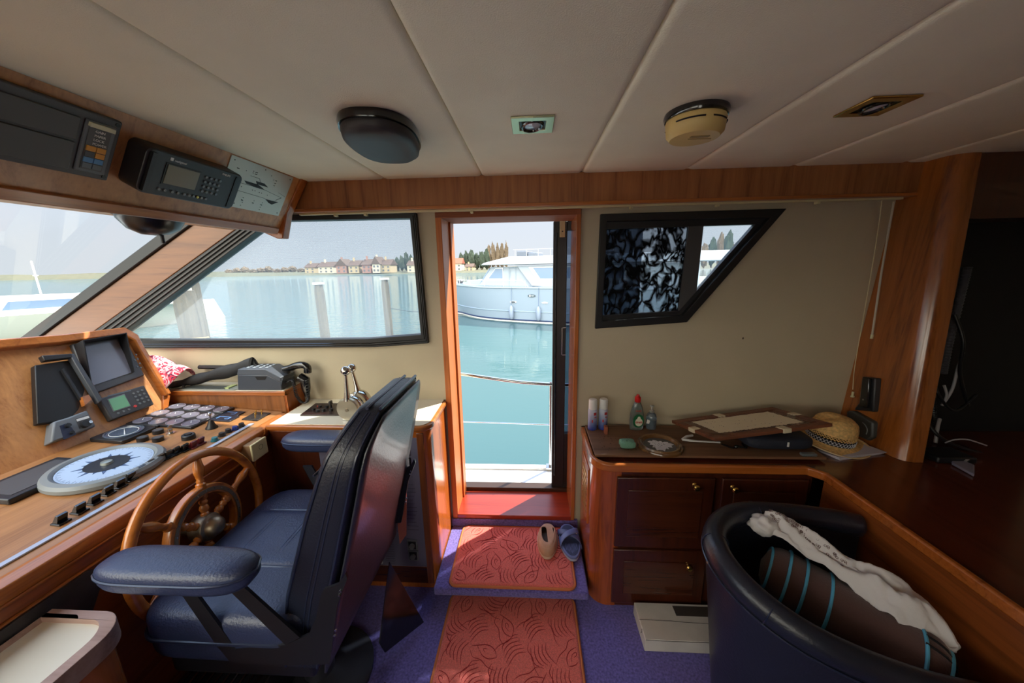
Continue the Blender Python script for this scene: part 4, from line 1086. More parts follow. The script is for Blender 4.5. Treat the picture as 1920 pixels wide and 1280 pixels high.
# far side support strap beside the panel, its red reflection put into the colour
m = MB().prism([(-.600, 1.318, .80), (-.575, 1.318, .82), (-.545, 1.318, .70), (-.565, 1.318, .45), (-.60, 1.318, .40)], (0, .006, 0)); obj('side_strap', m, plain('strap_red_reflection', rgb(168, 92, 72), .2, coat=.8), hsx)
# pedestal and foot frame
m = MB().lathe([(.20, 0.0), (.20, .012), (.10, .03), (.055, .05), (.055, .41)], (-.86, YC, .0), (0, 0, 1), 32); obj('pedestal', m, plain('pedestal_grey', rgb(70, 72, 80), .35, .5), hsx)
m = MB().prism([(-.60, 1.20, .42), (-.50, 1.26, .04), (-.51, 1.27, .03), (-.62, 1.12, .05), (-.64, 1.12, .10)], (.004, 0, 0)); obj('rear_flap', m, BLACKG, hsx)
m = MB().tube([(-.66, .98, .06), (-.60, .96, .05), (-.555, .97, .09)], [.022, .026, .020], 12, flat=.5); obj('height_pedal', m, BLACKG, hsx)

# ribbed foot rest under the seat, lower left table
m = MB().box((-1.262, .72, .0), (-.95, 1.04, .19)); fr = obj('foot_platform', m, BLACKP, bevel=.004); tag(fr, 'black foot platform with metal ribs on the floor under the helm seat', 'footrest')
for k in range(10):
    m = MB().box((-1.25 + k * .030, .73, .19), (-1.244 + k * .030, 1.035, .198)); obj('tread_rib', m, STEEL, fr)
tb = thing('corner_table', 'cream topped table with a raised pale wooden rim at the lower left', 'table', (-1.15, .04, 0))
o_ = [(-1.250, .675), (-1.250, -.6), (-1.022, -.6)]
for k in range(9): t = R(90 * k / 8); o_.append((-1.022 - .075 + .075 * math.cos(t), .600 + .075 * math.sin(t)))
m = MB().prism([(x, y, .0) for x, y in o_], (0, 0, .725)); m.v = [V((p.x - (.012 if p.x > -1.2 else 0), p.y - .01, p.z)) for p in m.v]; obj('body', m, W_ORZ, tb)
i_ = [(-1.248, .652), (-1.248, -.58), (-1.050, -.58)]
for k in range(9): t = R(90 * k / 8); i_.append((-1.050 - .06 + .06 * math.cos(t), .592 + .06 * math.sin(t)))
m = MB().prism([(x, y, .720) for x, y in o_], (0, 0, .050), holes=[[(x, y, .720) for x, y in i_]]); obj('raised_rim', m, W_GREY, tb, bevel=.009)
m = MB().prism([(x, y, .725) for x, y in i_], (0, 0, .030)); obj('cream_top', m, CREAMTOP, tb)

# ================================================================== RIGHT CABINET AND L SHAPED DESK
RX0, RY, RZ = .268, 1.400, .758
DXE = 1.212                                  # inner edge of the desk running towards the saloon
rc = thing('wall_cabinet', 'dark mahogany cabinet with rounded corner, brass knobs and doors right of the doorway', 'cabinet', (.75, 1.6, 0))
def rc_out(x0, y0, r, n=10):
    o_ = [(x0, YW - .02)]
    for k in range(n + 1):
        t = R(180 + 90 * k / n); o_.append((x0 + r + r * math.cos(t), y0 + r + r * math.sin(t)))
    return o_ + [(DXE, y0), (DXE, YW - .02)]
m = MB().prism([(x, y, .0) for x, y in rc_out(RX0 + .012, RY + .012, .085)], (0, 0, RZ - .037)); obj('body', m, W_DKZ, rc)
m = MB().prism([(x, y, .0) for x, y in [(RX0 + .010, YW - .02)] + rc_out(RX0 + .010, RY + .010, .088)[1:-2] + [(RX0 + .13, RY + .010), (RX0 + .13, RY + .02), (RX0 + .02, YW - .02)]], (0, 0, RZ - .037)); obj('rounded_corner', m, wood('corner_cherry', rgb(176, 88, 38), rgb(112, 52, 22), 'Z', .24, .5), rc)
# doors
def door(name, x0, x1, z0, z1, knob):
    m = MB().box((x0, RY - .004, z0), (x1, RY + .012, z1)); d_ = obj(name, m, W_DKZ, rc, bevel=.004)
    m = MB().prism([(x, RY - .0045, z) for x, z in ((x0 + .05, z0 + .06), (x1 - .05, z0 + .06), (x1 - .05, z1 - .06), (x0 + .05, z1 - .06))], (0, -.0035, 0)); obj('raised_panel', m, W_DKX, d_, bevel=.003)
    m = MB().lathe([(.011, 0), (.007, .004), (.006, .012), (.013, .018), (.0145, .024), (.010, .030), (.0001, .032)], (knob[0], RY - .004, knob[1]), (0, -1, 0), 20); obj('knob', m, BRASS, d_)
door('door', .378, .800, .345, .702, (.712, .672))
door('drawer_front', .378, .800, .03, .330, (.716, .261))
door('door', .830, 1.190, .06, .702, (.874, .665))
# side vent panel facing the doorway
m = MB().box((RX0 + .002, 1.52, .36), (RX0 + .014, 1.70, .66)); vp = obj('vent_panel', m, W_ORZ, rc, bevel=.004)
m = MB()
for k in range(7): m.box((RX0 - .001, 1.55, .40 + k * .033), (RX0 + .003, 1.67, .412 + k * .033))
obj('slat', m, BRASS, vp)

ct = thing('counter_top', 'continuous L shaped mahogany worktop with a raised orange wood lip', 'worktop', (1.2, 1.4, RZ))
top = [(RX0 + .006, YW - .001)] + rc_out(RX0 + .006, RY + .006, .09)[1:-2]
chf = .035
top += [(DXE - chf, RY + .006), (DXE + .006, RY - chf), (DXE + .006, -.6), (2.6, -.6), (2.6, YW - .001)]
m = MB().prism([(x, y, RZ - .032) for x, y in top], (0, 0, .026)); obj('top_board', m, W_DKY, ct)
lip = [(RX0, 1.775)] + rc_out(RX0, RY, .095)[1:-2] + [(DXE - chf - .002, RY), (DXE, RY - chf - .002), (DXE, -.6)]
def offs(path, d):
    out = []
    for i, p in enumerate(path):
        a = V(path[max(0, i - 1)]); b = V(path[min(len(path) - 1, i + 1)]); t = (b - a).normalized(); out.append((p[0] - t.y * d, p[1] + t.x * d))
    return out
inn = offs(lip, .022)
m = MB().prism([(x, y, RZ - .034) for x, y in lip + inn[::-1]], (0, 0, .034 + .004)); obj('raised_lip', m, wood('lip_cherry', rgb(186, 104, 44), rgb(126, 64, 24), 'X', .25, .5), ct, bevel=.006)
m = MB().box((DXE + .008, -.6, .05), (DXE + .028, RY - chf, RZ - .033)); o = obj('apron_panel', m, wood('apron_wood', rgb(150, 80, 36), rgb(104, 52, 22), 'Y', .3, .4), ct)
m = MB().box((1.27, -.6, 0), (2.6, RY, RZ - .04)); obj('desk_carcass', m, W_DKY, ct)

bd = MB().box((.290, 1.462, RZ + .0045), (1.300, 1.765, RZ + .0165)); wb = obj('loose_board', bd, W_BOARD, bevel=.0015); tag(wb, 'weathered loose wooden board lying on the worktop right of the doorway', 'board')
BT = RZ + .0168
# ------------------------------------------------------------------ things on the board
def can(x, y, lab):
    t = thing('spray_can', lab, 'spray can', (x, y, BT), 0, 'white capped spray cans')
    m = MB().lathe([(.0, 0), (.022, 0), (.0235, .003), (.0235, .108), (.021, .114), (.017, .118)], (x, y, BT), (0, 0, 1), 28)
    o = obj('can_body', m, can_mat, t)
    m = MB().lathe([(.0215, .114), (.0218, .116), (.0215, .160), (.019, .166), (.0001, .167)], (x, y, BT), (0, 0, 1), 28); obj('cap', m, WHITEP, t)
    m = MB()
    for a0, z0, z1, w_ in ((-100, .045, .06, .16), (-66, .085, .10, .35), (-60, .07, .075, .3)):
        m.grid(lambda u, v: (x + .0238 * math.cos(R(a0) + w_ * (u - .5) * 2), y + .0238 * math.sin(R(a0) + w_ * (u - .5) * 2), BT + lerp(z0, z1, v)), 6, 2)
    obj('label_print', m, plain('red_label_print', rgb(186, 60, 60), .4), t)
    return t
def can_material():
    m, nt, b = new_mat('can_label'); t = nt.nodes.new('ShaderNodeTexCoord'); s = nt.nodes.new('ShaderNodeSeparateXYZ'); nt.links.new(t.outputs['Object'], s.inputs[0])
    mr = nt.nodes.new('ShaderNodeMapRange'); mr.inputs[1].default_value = 0; mr.inputs[2].default_value = .116; nt.links.new(s.outputs['Z'], mr.inputs[0])
    n = nt.nodes.new('ShaderNodeTexNoise'); n.inputs['Scale'].default_value = 60; nt.links.new(t.outputs['Object'], n.inputs[0])
    ma = nt.nodes.new('ShaderNodeMath'); ma.operation = 'MULTIPLY_ADD'; ma.inputs[1].default_value = .25; nt.links.new(n.outputs[0], ma.inputs[0]); nt.links.new(mr.outputs[0], ma.inputs[2])
    r = nt.nodes.new('ShaderNodeValToRGB'); nt.links.new(ma.outputs[0], r.inputs[0]); nt.links.new(r.outputs[0], b.inputs['Base Color'])
    r.color_ramp.elements[0].position = .12; r.color_ramp.elements[0].color = rgb(40, 56, 160); r.color_ramp.elements[1].position = 1.0; r.color_ramp.elements[1].color = rgb(190, 196, 214)
    e_ = r.color_ramp.elements.new(.45); e_.color = rgb(110, 128, 180)
    b.inputs['Roughness'].default_value = .3; return m
can_mat = can_material()
can(.320, 1.722, 'white capped blue spray can on the board, nearer the doorway')
can(.376, 1.728, 'white capped blue spray can on the board, nearer the dish soap')
# dish soap
sx, sy = .548, 1.722
t = thing('dish_soap_bottle', 'clear dish soap bottle with red cap and green round label', 'bottle', (sx, sy, BT))
SOAP = plain('soap_plastic', rgb(176, 190, 184), .08, spec=.6, trans=.75)
prof = [(.0, 0), (.030, 0), (.034, .006), (.036, .05), (.035, .085), (.026, .125), (.016, .15), (.012, .155)]
m = MB().lathe(prof, (0, 0, 0), (0, 0, 1), 28); m.v = [V((sx + p.x, sy + p.y * .55, BT + p.z)) for p in m.v]; obj('bottle_body', m, SOAP, t)
m = MB().lathe([(.013, .152), (.0155, .156), (.0155, .178), (.008, .184), (.007, .192), (.0001, .193)], (0, 0, 0), (0, 0, 1), 20); m.v = [V((sx + p.x, sy + p.y, BT + p.z)) for p in m.v]; obj('cap', m, plain('red_cap', rgb(206, 40, 40), .35), t)
def disc(cx, cz, rx, rz, yo, mat, nm):
    m = MB()
    vs = [(sx + cx + rx * math.cos(2 * PI * k / 28), sy - .0202 - yo, BT + cz + rz * math.sin(2 * PI * k / 28)) for k in range(28)]
    m.prism(vs, (0, .001, 0)); return obj(nm, m, mat, t)
disc(.004, .055, .028, .037, 0, plain('green_label', rgb(20, 96, 56), .4), 'label_green')
disc(.006, .048, .019, .022, .001, plain('pale_label', rgb(222, 216, 196), .4), 'label_centre')
disc(.006, .07, .008, .009, .0012, plain('pale_label_drop', rgb(222, 216, 196), .4), 'label_drop')
text('lettering', 'dreft', .018, (sx - .012, sy - .0225, BT + .043), (1, 0, 0), (0, 0, 1), plain('red_print', rgb(190, 30, 34), .5), t)
text('lettering', 'Dreft', .013, (sx - .012, sy - .018, BT + .105), (1, 0, 0), (0, .0, 1), plain('red_print_b', rgb(206, 70, 60), .5), t)
# small gel bottle
gx, gy = .628, 1.735
t = thing('hand_gel_bottle', 'small clear pump bottle with pale blue gel beside the dish soap', 'bottle', (gx, gy, BT))
m = MB().lathe([(.0, 0), (.024, 0), (.026, .006), (.027, .06), (.022, .08), (.012, .09)], (gx, gy, BT), (0, 0, 1), 24); obj('bottle_body', m, plain('gel_plastic', rgb(190, 210, 224), .08, trans=.8), t)
m = MB().lathe([(.0, .003), (.022, .003), (.023, .052), (.0001, .052)], (gx, gy, BT), (0, 0, 1), 20); obj('gel', m, plain('blue_gel', rgb(110, 160, 206), .1, trans=.5), t)
m = MB().lathe([(.012, .09), (.013, .10), (.006, .105), (.005, .118), (.011, .122), (.010, .128), (.0001, .129)], (gx, gy, BT), (0, 0, 1), 16); obj('pump', m, plain('clear_pump', rgb(206, 206, 198), .2, trans=.5), t)
m = MB().prism([(gx - .034, gy - .029, BT + .04), (gx - .020, gy - .029, BT + .038), (gx - .016, gy - .029, BT + .055), (gx - .03, gy - .029, BT + .062)], (0, .002, 0)); obj('white_tag', m, WHITEP, t)
# wooden clothes peg like piece and sponge
m = MB().box((.372, 1.655, BT), (.388, 1.685, BT + .042)); o = obj('wood_block', m, plain('reddish_block', rgb(150, 86, 60), .6), bevel=.003); tag(o, 'small reddish wood block standing in front of the spray cans', 'block')
def spf(u, v):
    th = PI * u; a_ = 2 * PI * v; g = lambda x, p: math.copysign(abs(x) ** p, x)
    return (.452 + .034 * g(math.sin(th), .4) * g(math.cos(a_), .5) + .003 * math.sin(9 * a_), 1.535 + .024 * g(math.sin(th), .4) * g(math.sin(a_), .5), BT + .018 - .018 * g(math.cos(th), .5) * -1)
m = MB().grid(spf, 14, 24, cv=True); o = obj('sponge', m, plain('green_cloth', rgb(112, 158, 136), .9, bump=1, bs=200), angle=80); tag(o, 'crumpled pale green sponge cloth on the board near its left end', 'sponge')
m = MB(); rnd = random.Random(5)
for k in range(46):
    x_, y_ = rnd.uniform(.33, .52), rnd.uniform(1.49, 1.64); a_ = rnd.uniform(0, PI); L_ = rnd.uniform(.002, .007)
    m.tube([(x_, y_, BT + .0006), (x_ + L_ * math.cos(a_), y_ + L_ * math.sin(a_), BT + .0006)], .0007, 4)
o = obj('crumbs', m, plain('dark_crumb', rgb(46, 34, 26), .9)); tag(o, 'scattered dark crumbs on the board around the green sponge', 'crumbs'); o['kind'] = 'stuff'
# round frame with lace
fx, fy = .607, 1.545
t = thing('round_lace_frame', 'round dark wooden frame with white lace doily lying on the board', 'picture frame', (fx, fy, BT))
m = MB().lathe([(.0001, .004), (.070, .004), (.075, .007), (.082, .018), (.090, .020), (.094, .012), (.100, .010), (.103, .003), (.103, 0), (.0001, 0)], (fx, fy, BT), (0, 0, 1), 48); obj('frame', m, wood('frame_brown', rgb(120, 84, 44), rgb(44, 26, 18), 'X', .25, .7), t)
m = MB().cyl((fx, fy, BT + .004), (0, 0, 1), .073, .0015, 40); obj('backing', m, plain('slate_backing', rgb(72, 72, 76), .3, coat=.4), t)
pts = []
for k in range(80):
    a_ = 2 * PI * k / 80; r_ = .048 + .006 * math.sin(11 * a_) + .009 * math.sin(3 * a_ + 1) + .003 * math.sin(23 * a_); pts.append((fx + .004 + r_ * math.cos(a_), fy + r_ * math.sin(a_) * .9, BT + .0056))
m = MB().prism(pts, (0, 0, .0012)); obj('lace', m, plain('white_lace', rgb(226, 226, 232), .8, bump=1, bs=300), t)
m = MB(); rnd = random.Random(9)
for k in range(26):
    a_, r_ = rnd.uniform(0, 2 * PI), rnd.uniform(.006, .042); m.cyl((fx + r_ * math.cos(a_), fy + r_ * math.sin(a_), BT + .0067), (0, 0, 1), .0018, .0005, 6)
obj('lace_hole', m, plain('lace_hole_grey', rgb(96, 98, 110), .8), t)

# embroidery frame resting aslant
L_ = V((.725, 1.715, .822)); F_ = V((.821, 1.478, .845)); R_ = V((1.314, 1.480, .920)); B_ = V((1.218, 1.717, .897))
fu = (R_ - F_); fv = (L_ - F_); fn = fu.cross(fv).normalized()
def EF(u, v, n=0.0): return F_ + fu * u + fv * v + fn * n
t = thing('embroidery_frame', 'walnut embroidery frame with stretched cream cloth resting aslant on the worktop', 'embroidery frame', EF(.5, .5))
ww = .055; wv = .12
def ebar(a, b, c, d): 
    return MB().prism([EF(*a, n=-.008), EF(*b, n=-.008), EF(*c, n=-.008), EF(*d, n=-.008)], fn * .016)
for q_ in (((0, 0), (1, 0), (1, wv), (0, wv)), ((0, 1 - wv), (1, 1 - wv), (1, 1), (0, 1)), ((0, wv), (ww, wv), (ww, 1 - wv), (0, 1 - wv)), ((1 - ww, wv), (1, wv), (1, 1 - wv), (1 - ww, 1 - wv))):
    m = ebar(*q_); obj('frame_bar', m, W_WALNUT, t, bevel=.002)
rnd = random.Random(2); pts = []
for s_ in range(4):
    for k in range(14):
        f_ = k / 14; j_ = .012 * math.sin(k * 2.2 + s_)
        a_, b_ = (.13, .20), (.87, .82)
        p_ = [(lerp(a_[0], b_[0], f_), a_[1] + j_), (b_[0] + j_ * .5, lerp(a_[1], b_[1], f_)), (lerp(b_[0], a_[0], f_), b_[1] + j_), (a_[0] + j_ * .5, lerp(b_[1], a_[1], f_))][s_]
        pts.append(EF(*p_, n=.004))
m = MB().prism(pts, fn * .002); cl = obj('cloth', m, plain('cream_cotton', rgb(226, 212, 184), .85, bump=.4, bs=200), t)
m = MB()
for k in range(16):
    v_ = lerp(.2, .82, k / 15); m.tube([EF(.13, v_, .005), EF(ww * .8, v_ + .02, .009)], .0016, 4); m.tube([EF(.87, v_, .005), EF(1 - ww * .8, v_ - .02, .009)], .0016, 4)
for k in range(22):
    u_ = lerp(.14, .86, k / 21); m.tube([EF(u_, .20, .005), EF(u_ + .012, .08, .009)], .0014, 4); m.tube([EF(u_, .82, .005), EF(u_ - .012, .93, .009)], .0014, 4)
obj('lacing', m, plain('brown_lace_thread', rgb(120, 92, 74), .8), t)
for (u_, v_) in ((0.0 + ww / 2, .5), (1 - ww / 2, .55), (.62, wv / 2), (.45, 1 - wv / 2)):
    if v_ in (.5, .55): pts = [EF(u_ - ww * .62, v_ - .07, 0), EF(u_ - ww * .62, v_ + .07, 0), EF(u_ + ww * .62, v_ + .07, 0), EF(u_ + ww * .62, v_ - .07, 0)]
    else: pts = [EF(u_ - .035, v_ - wv * .62, 0), EF(u_ + .035, v_ - wv * .62, 0), EF(u_ + .035, v_ + wv * .62, 0), EF(u_ - .035, v_ + wv * .62, 0)]
    m = MB().prism([p - fn * .011 for p in pts], fn * .022); obj('cloth_loop', m, plain('cream_tape', rgb(206, 192, 162), .8), t, bevel=.003)
m = MB(); rnd = random.Random(12)
for k in range(26): m.cyl(EF(rnd.uniform(.18, .82), rnd.uniform(.28, .75), .006), fn, .0022, .0006, 6)
obj('stitch_mark', m, plain('grey_stitch', rgb(160, 140, 130), .9), cl)

# dark pouch and small clutter beneath it
t = thing('dark_pouch', 'dark navy pouch lying under the embroidery frame', 'pouch', (1.16, 1.58, BT))
m = MB().pillow((1.14, 1.60, BT + .035), (.30, .20, .065), (.5, .4), 16); obj('pouch_body', m, plain('dark_navy_cloth', rgb(32, 36, 50), .7, bump=.5, bs=120), t, angle=80)
m = MB().box((1.150, 1.494, BT + .03), (1.158, 1.498, BT + .052)); obj('white_tag', m, WHITEP, t, bevel=.001)
m = MB().box((1.20, 1.465, BT), (1.262, 1.487, BT + .012)); o = obj('plastic_clip', m, plain('grey_clear_clip', rgb(104, 110, 112), .3), bevel=.003); tag(o, 'small grey plastic clip on the front edge of the loose board', 'clip')
m = MB().tube([(.735, 1.60, BT + .008), (.765, 1.585, BT + .010), (.80, 1.585, BT + .007), (.90, 1.575, BT + .007)], [.011, .008, .006, .006], 8, flat=.6); m.tube([(.735, 1.60, BT + .008), (.76, 1.62, BT + .012), (.80, 1.64, BT + .008)], .006, 8)
o = obj('white_cable', m, WHITEP); tag(o, 'white looped cord sticking out under the left end of the embroidery frame', 'cord')
m = MB().tube(smoothpath([(.90, 1.56, BT + .006), (.93, 1.52, BT + .008), (.96, 1.545, BT + .006), (.99, 1.52, BT + .009), (1.0, 1.57, BT + .006)], 6), .004, 6); m.ball((.945, 1.525, BT + .012), .009, 10)
o = obj('black_lead', m, BLACKG); tag(o, 'tangled black lead with a glossy plug under the embroidery frame', 'cable')

# straw hat on a stack of papers
t0 = thing('paper_pile', 'few white papers lying under the straw hat', 'papers', (1.45, 1.58, RZ + .003))
for k in range(3):
    m = MB().prism([(1.34 - .006 * k, 1.55, 0), (1.37, 1.475 + .004 * k, 0), (1.60 + .01 * k, 1.535, 0), (1.58, 1.64, 0)], (0, 0, .003)); m.v = [p + V((0, 0, RZ - .0055 + k * .0035)) for p in m.v]
    obj('sheet', m, plain('lilac_white_paper', rgb(196, 192, 204), .6), t0)
hc_ = V((1.438, 1.625, RZ + .014))
t = thing('straw_hat', 'woven straw hat with a black and white band lying on papers by the pillar', 'hat', hc_)
tilt = Euler((R(5), R(6), 0)).to_matrix()
def hatf(prof, sx_=1.0, sy_=.86, wob=0.0):
    def f(u, v):
        a_ = 2 * PI * v; s = u * (len(prof) - 1); i = min(int(s), len(prof) - 2); r_ = lerp(prof[i][0], prof[i + 1][0], s - i); z_ = lerp(prof[i][1], prof[i + 1][1], s - i)
        w_ = 1 + .006 * math.sin(60 * u); dent = -.016 * math.exp(-((a_ - PI) ** 2) * 2) * (1 if z_ > .08 else 0)
        return hc_ + tilt @ V((r_ * sx_ * math.cos(a_) * w_, r_ * sy_ * math.sin(a_) * w_, z_ + dent + wob * math.cos(2 * a_) * max(0, (r_ - .09)) * 2))
    return f
m = MB().grid(hatf([(.0001, .128), (.03, .129), (.06, .124), (.080, .108), (.088, .085), (.092, .055)], sy_=.9), 26, 60, cv=True); obj('crown', m, STRAW, t, solid=.003)
m = MB().grid(hatf([(.092, .026), (.094, .012), (.105, .006), (.150, .0), (.158, .003)], sy_=.86, wob=.05), 14, 60, cv=True); obj('brim', m, STRAW, t, solid=.003)
m = MB()
for k in range(44):                                     # open lattice between crown and band
    for d_ in (-1, 1):
        a0 = 2 * PI * k / 44; a1 = a0 + d_ * 2 * PI / 26
        m.tube([hc_ + tilt @ V((.092 * math.cos(a), .092 * math.sin(a) * .9, z)) for a, z in ((a0, .056), ((a0 + a1) / 2, .047), (a1, .037))], .0016, 4)
obj('open_weave', m, STRAW, t)
m = MB().grid(hatf([(.0925, .036), (.0945, .022), (.0955, .012)], sy_=.9), 3, 60, cv=True); bnd = obj('hat_band', m, plain('black_band', rgb(24, 24, 34), .7), t, solid=.002)
m = MB()
for k in range(40):
    for d_ in (-1, 1):
        a0 = 2 * PI * k / 40; a1 = a0 + d_ * 2 * PI / 40
        m.tube([hc_ + tilt @ V(((.096) * math.cos(a), (.096) * math.sin(a) * .905, z)) for a, z in ((a0, .034), (a1, .014))], .0011, 4)
obj('band_zigzag', m, plain('white_zigzag', rgb(206, 206, 214), .7), bnd)
m = MB().tube([hatf([(.158, .003), (.159, .003)], sy_=.86, wob=.05)(1, k / 60) for k in range(60)], .003, 6, closed=True); obj('brim_edge', m, plain('pale_edge_tape', rgb(206, 182, 140), .8), t)

# ------------------------------------------------------------------ raked wooden pillar, cradle, grey box
def pil(z):
    t = (z - RZ) / 1.15; sx_ = 1.622 + .066 * t; fy_ = 1.466 + .115 * t
    o_ = [(sx_, YW - .001)]
    for k in range(9):
        a_ = R(180 + 90 * k / 8); o_.append((sx_ + .055 + .055 * math.cos(a_), fy_ + .055 + .055 * math.sin(a_)))
    o_ += [(sx_ + .085, fy_), (sx_ + .085, YW - .001)]; return [V((x, y, z)) for x, y in o_]
zs_ = [RZ - .005, 1.0, 1.3, 1.6, 1.85, ZC + .01]; m = MB(); rings = [pil(z) for z in zs_]; n_ = len(rings[0])
m.add([p for r_ in rings for p in r_], [(i * n_ + j, i * n_ + (j + 1) % n_, (i + 1) * n_ + (j + 1) % n_, (i + 1) * n_ + j) for i in range(len(zs_) - 1) for j in range(n_)] + [tuple(range(n_)), tuple((len(zs_) - 1) * n_ + j for j in range(n_))])
struct('trim_10', m, wood('pillar_cherry', rgb(170, 98, 40), rgb(104, 52, 20), 'Z', .2, .7, .8), angle=50)
m = MB().prism([(1.77, 1.60, 1.78), (2.60, 1.60, 1.78), (2.60, 1.60, ZC + .01), (1.77, 1.60, ZC + .01)], (0, .19, 0)); struct('trim_11', m, W_DKZ)
m = MB().box((1.72, 1.775, RZ - .005), (2.61, 1.798, 1.79)); o = obj('locker_back', m, plain('black_locker_panel', rgb(14, 13, 17), .7)); tag(o, 'black panel at the back of the open cable locker at far right', 'locker lining')  # near-black panel covering the wall inside the locker
t = thing('handset_cradle', 'black plastic handset cradle fixed to the wooden pillar', 'cradle', (1.64, 1.69, .98))
def PX(px, py, off=0.0): return AT(px, py, X=1.640) + V((-off, 0, 0))
m = MB().prism([PX(*q) for q in ((1628, 706), (1654, 709), (1650, 772), (1612, 768), (1622, 755))], (-.030, 0, 0)); obj('cradle_body', m, BLACKP, t, bevel=.006)
m = MB().prism([PX(*q, off=.03) for q in ((1634, 708), (1648, 709), (1644, 765), (1628, 762))], (-.014, 0, 0)); obj('cradle_insert', m, BLACKG, t, bevel=.004)
m = MB().cyl(PX(1637, 749, .044), (-1, 0, 0), .004, .002, 10); obj('screw', m, STEEL, t)
t = thing('grey_speaker_box', 'dark grey curved box fixed low on the wooden pillar behind the hat', 'box', (1.65, 1.62, .85))
m = MB().prism([PX(*q) for q in ((1600, 770), (1612, 770), (1651, 791), (1650, 820), (1640, 826), (1600, 808))], (-.035, 0, 0)); obj('box_body', m, plain('dark_olive_grey', rgb(60, 60, 58), .45), t, bevel=.008)
m = MB().tube(smoothpath([PX(*q, off=.036) for q in ((1632, 792), (1638, 798), (1641, 806), (1639, 814))], 5), .0025, 6); obj('bright_curve', m, LGREY, t)
# blind cords
m = MB().tube(smoothpath([AT(*q, Y=1.745) for q in ((1654, 374), (1645, 440), (1632, 520), (1618, 600), (1607, 660), (1601, 700), (1599, 730))], 5), .0016, 6)
o = obj('blind_pull', m, CREAMP); tag(o, 'thin cream cord with a small end weight hanging left of the pillar', 'cord')
m = MB().cyl(AT(1598, 742, Y=1.745) , (0, 0, 1), .005, .022, 10); m.cyl(AT(1598, 744, Y=1.745), (0, 0, 1), .008, .006, 10); obj('cord_weight', m, CREAMP, o)
a_, b_ = AT(1676, 378, Y=1.735), AT(1635, 630, X=1.615)
m = MB().tube([a_, a_.lerp(b_, .5) + V((-.004, 0, 0)), b_], .0042, 8); o = obj('blind_wand', m, plain('clear_wand', rgb(196, 186, 166), .25, coat=.5)); tag(o, 'clear plastic wand hanging against the pillar from the curtain rail', 'blind wand')
m = MB().cyl(b_ + V((0, 0, -.012)), (0, 0, 1), .006, .02, 10); obj('wand_tip', m, CREAMP, o)
# cables inside the locker
rnd = random.Random(21)
def cable(nm, pts, r_, mt, lab, ribs=False):
    path = smoothpath(pts, 10)
    if ribs:
        path = smoothpath(pts, 26); rr_ = [r_ * (1.0 if i % 2 else .8) for i in range(len(path))]
    else: rr_ = r_
    m = MB().tube(path, rr_, 8 if not ribs else 12); o_ = obj(nm, m, mt, angle=20 if ribs else 60); tag(o_, lab, 'hose' if ribs else 'cable'); return o_
G2 = plain('ribbed_grey', rgb(78, 78, 84), .4); K2 = plain('cable_black', rgb(22, 22, 26), .4); WC = plain('cable_white', rgb(170, 168, 172), .4)
L = lambda px, py, y=1.72: AT(px, py, Y=y)
cable('ribbed_hose', [L(1815, 500), L(1800, 560), L(1780, 640), L(1768, 700)], .016, G2, 'thick ribbed grey hose hanging in the open cable locker', True)
cable('ribbed_hose', [L(1762, 640, 1.74), L(1756, 690, 1.74), L(1750, 740, 1.74), L(1752, 790, 1.74)], .012, K2, 'thin ribbed black hose left of the grey hose in the locker', True)
cable('cable', [L(1806, 660, 1.70), L(1796, 690, 1.69), L(1785, 730, 1.68), L(1766, 760, 1.68)], .006, WC, 'short white cable descending in the middle of the cable locker')
cable('cable', [L(1770, 722, 1.69), L(1775, 740, 1.68), L(1768, 758, 1.68)], .005, WC, 'stubby white cable branching beside the short white cable')
cable('cable', [L(1762, 785, 1.68), L(1758, 800, 1.66), L(1754, 830, 1.64)], .007, WC, 'pale grey cable end dropping to the desk in the locker')
cable('cable', [L(1720, 840, 1.56), L(1728, 836, 1.54), L(1733, 845, 1.54), L(1724, 848, 1.55), L(1719, 840, 1.56)], .0028, WC, 'white wire ring lying on the desk at the foot of the pillar')
cable('cable', [L(1772, 830, 1.60), L(1790, 824, 1.58), L(1815, 824, 1.56), L(1850, 835, 1.55)], .003, WC, 'thin white wire arching over the desk at far right')
cable('cable', [L(1800, 500, 1.73), L(1786, 560, 1.72), L(1764, 610, 1.73), L(1745, 680, 1.74), L(1738, 760, 1.72)], .006, K2, 'long black cable hanging behind the ribbed hoses')
cable('cable', [L(1748, 700, 1.70), L(1760, 740, 1.66), L(1790, 770, 1.66), L(1830, 740, 1.68)], .006, K2, 'black cable drooping in a loop across the locker')
cable('cable', [L(1735, 760, 1.72), L(1745, 800, 1.64), L(1780, 830, 1.60), L(1840, 850, 1.56)], .008, K2, 'thick black cable spilling from the locker onto the desk')
cable('cable', [L(1790, 590, 1.70), L(1806, 640, 1.66), L(1800, 700, 1.67), L(1815, 760, 1.68)], .007, K2, 'black cable running down right of the grey hose')
m = MB().prism([AT(*q, Z=RZ + .03) for q in ((1785, 845), (1830, 862), (1830, 880), (1788, 858))], (0, 0, .012)); o = obj('plug_box', m, plain('pale_lilac_plastic', rgb(146, 142, 160), .4), bevel=.003); tag(o, 'pale plastic plug strip lying among cables on the desk at far right', 'plug strip')
o.location.z = RZ - .004
t = thing('black_charger', 'black charger block on the desk in front of the cable locker', 'charger', (1.85, 1.50, RZ))
m = MB().box((1.76, 1.46, RZ - .0055), (1.92, 1.56, RZ + .022)); obj('charger_body', m, K2, t, bevel=.006)
m = MB()
for k in range(3): m.box((1.86 + k * .004, 1.458, RZ + .004 + k * .005), (1.875 + k * .004, 1.4605, RZ + .007 + k * .005))
obj('pale_mark', m, WC, t)

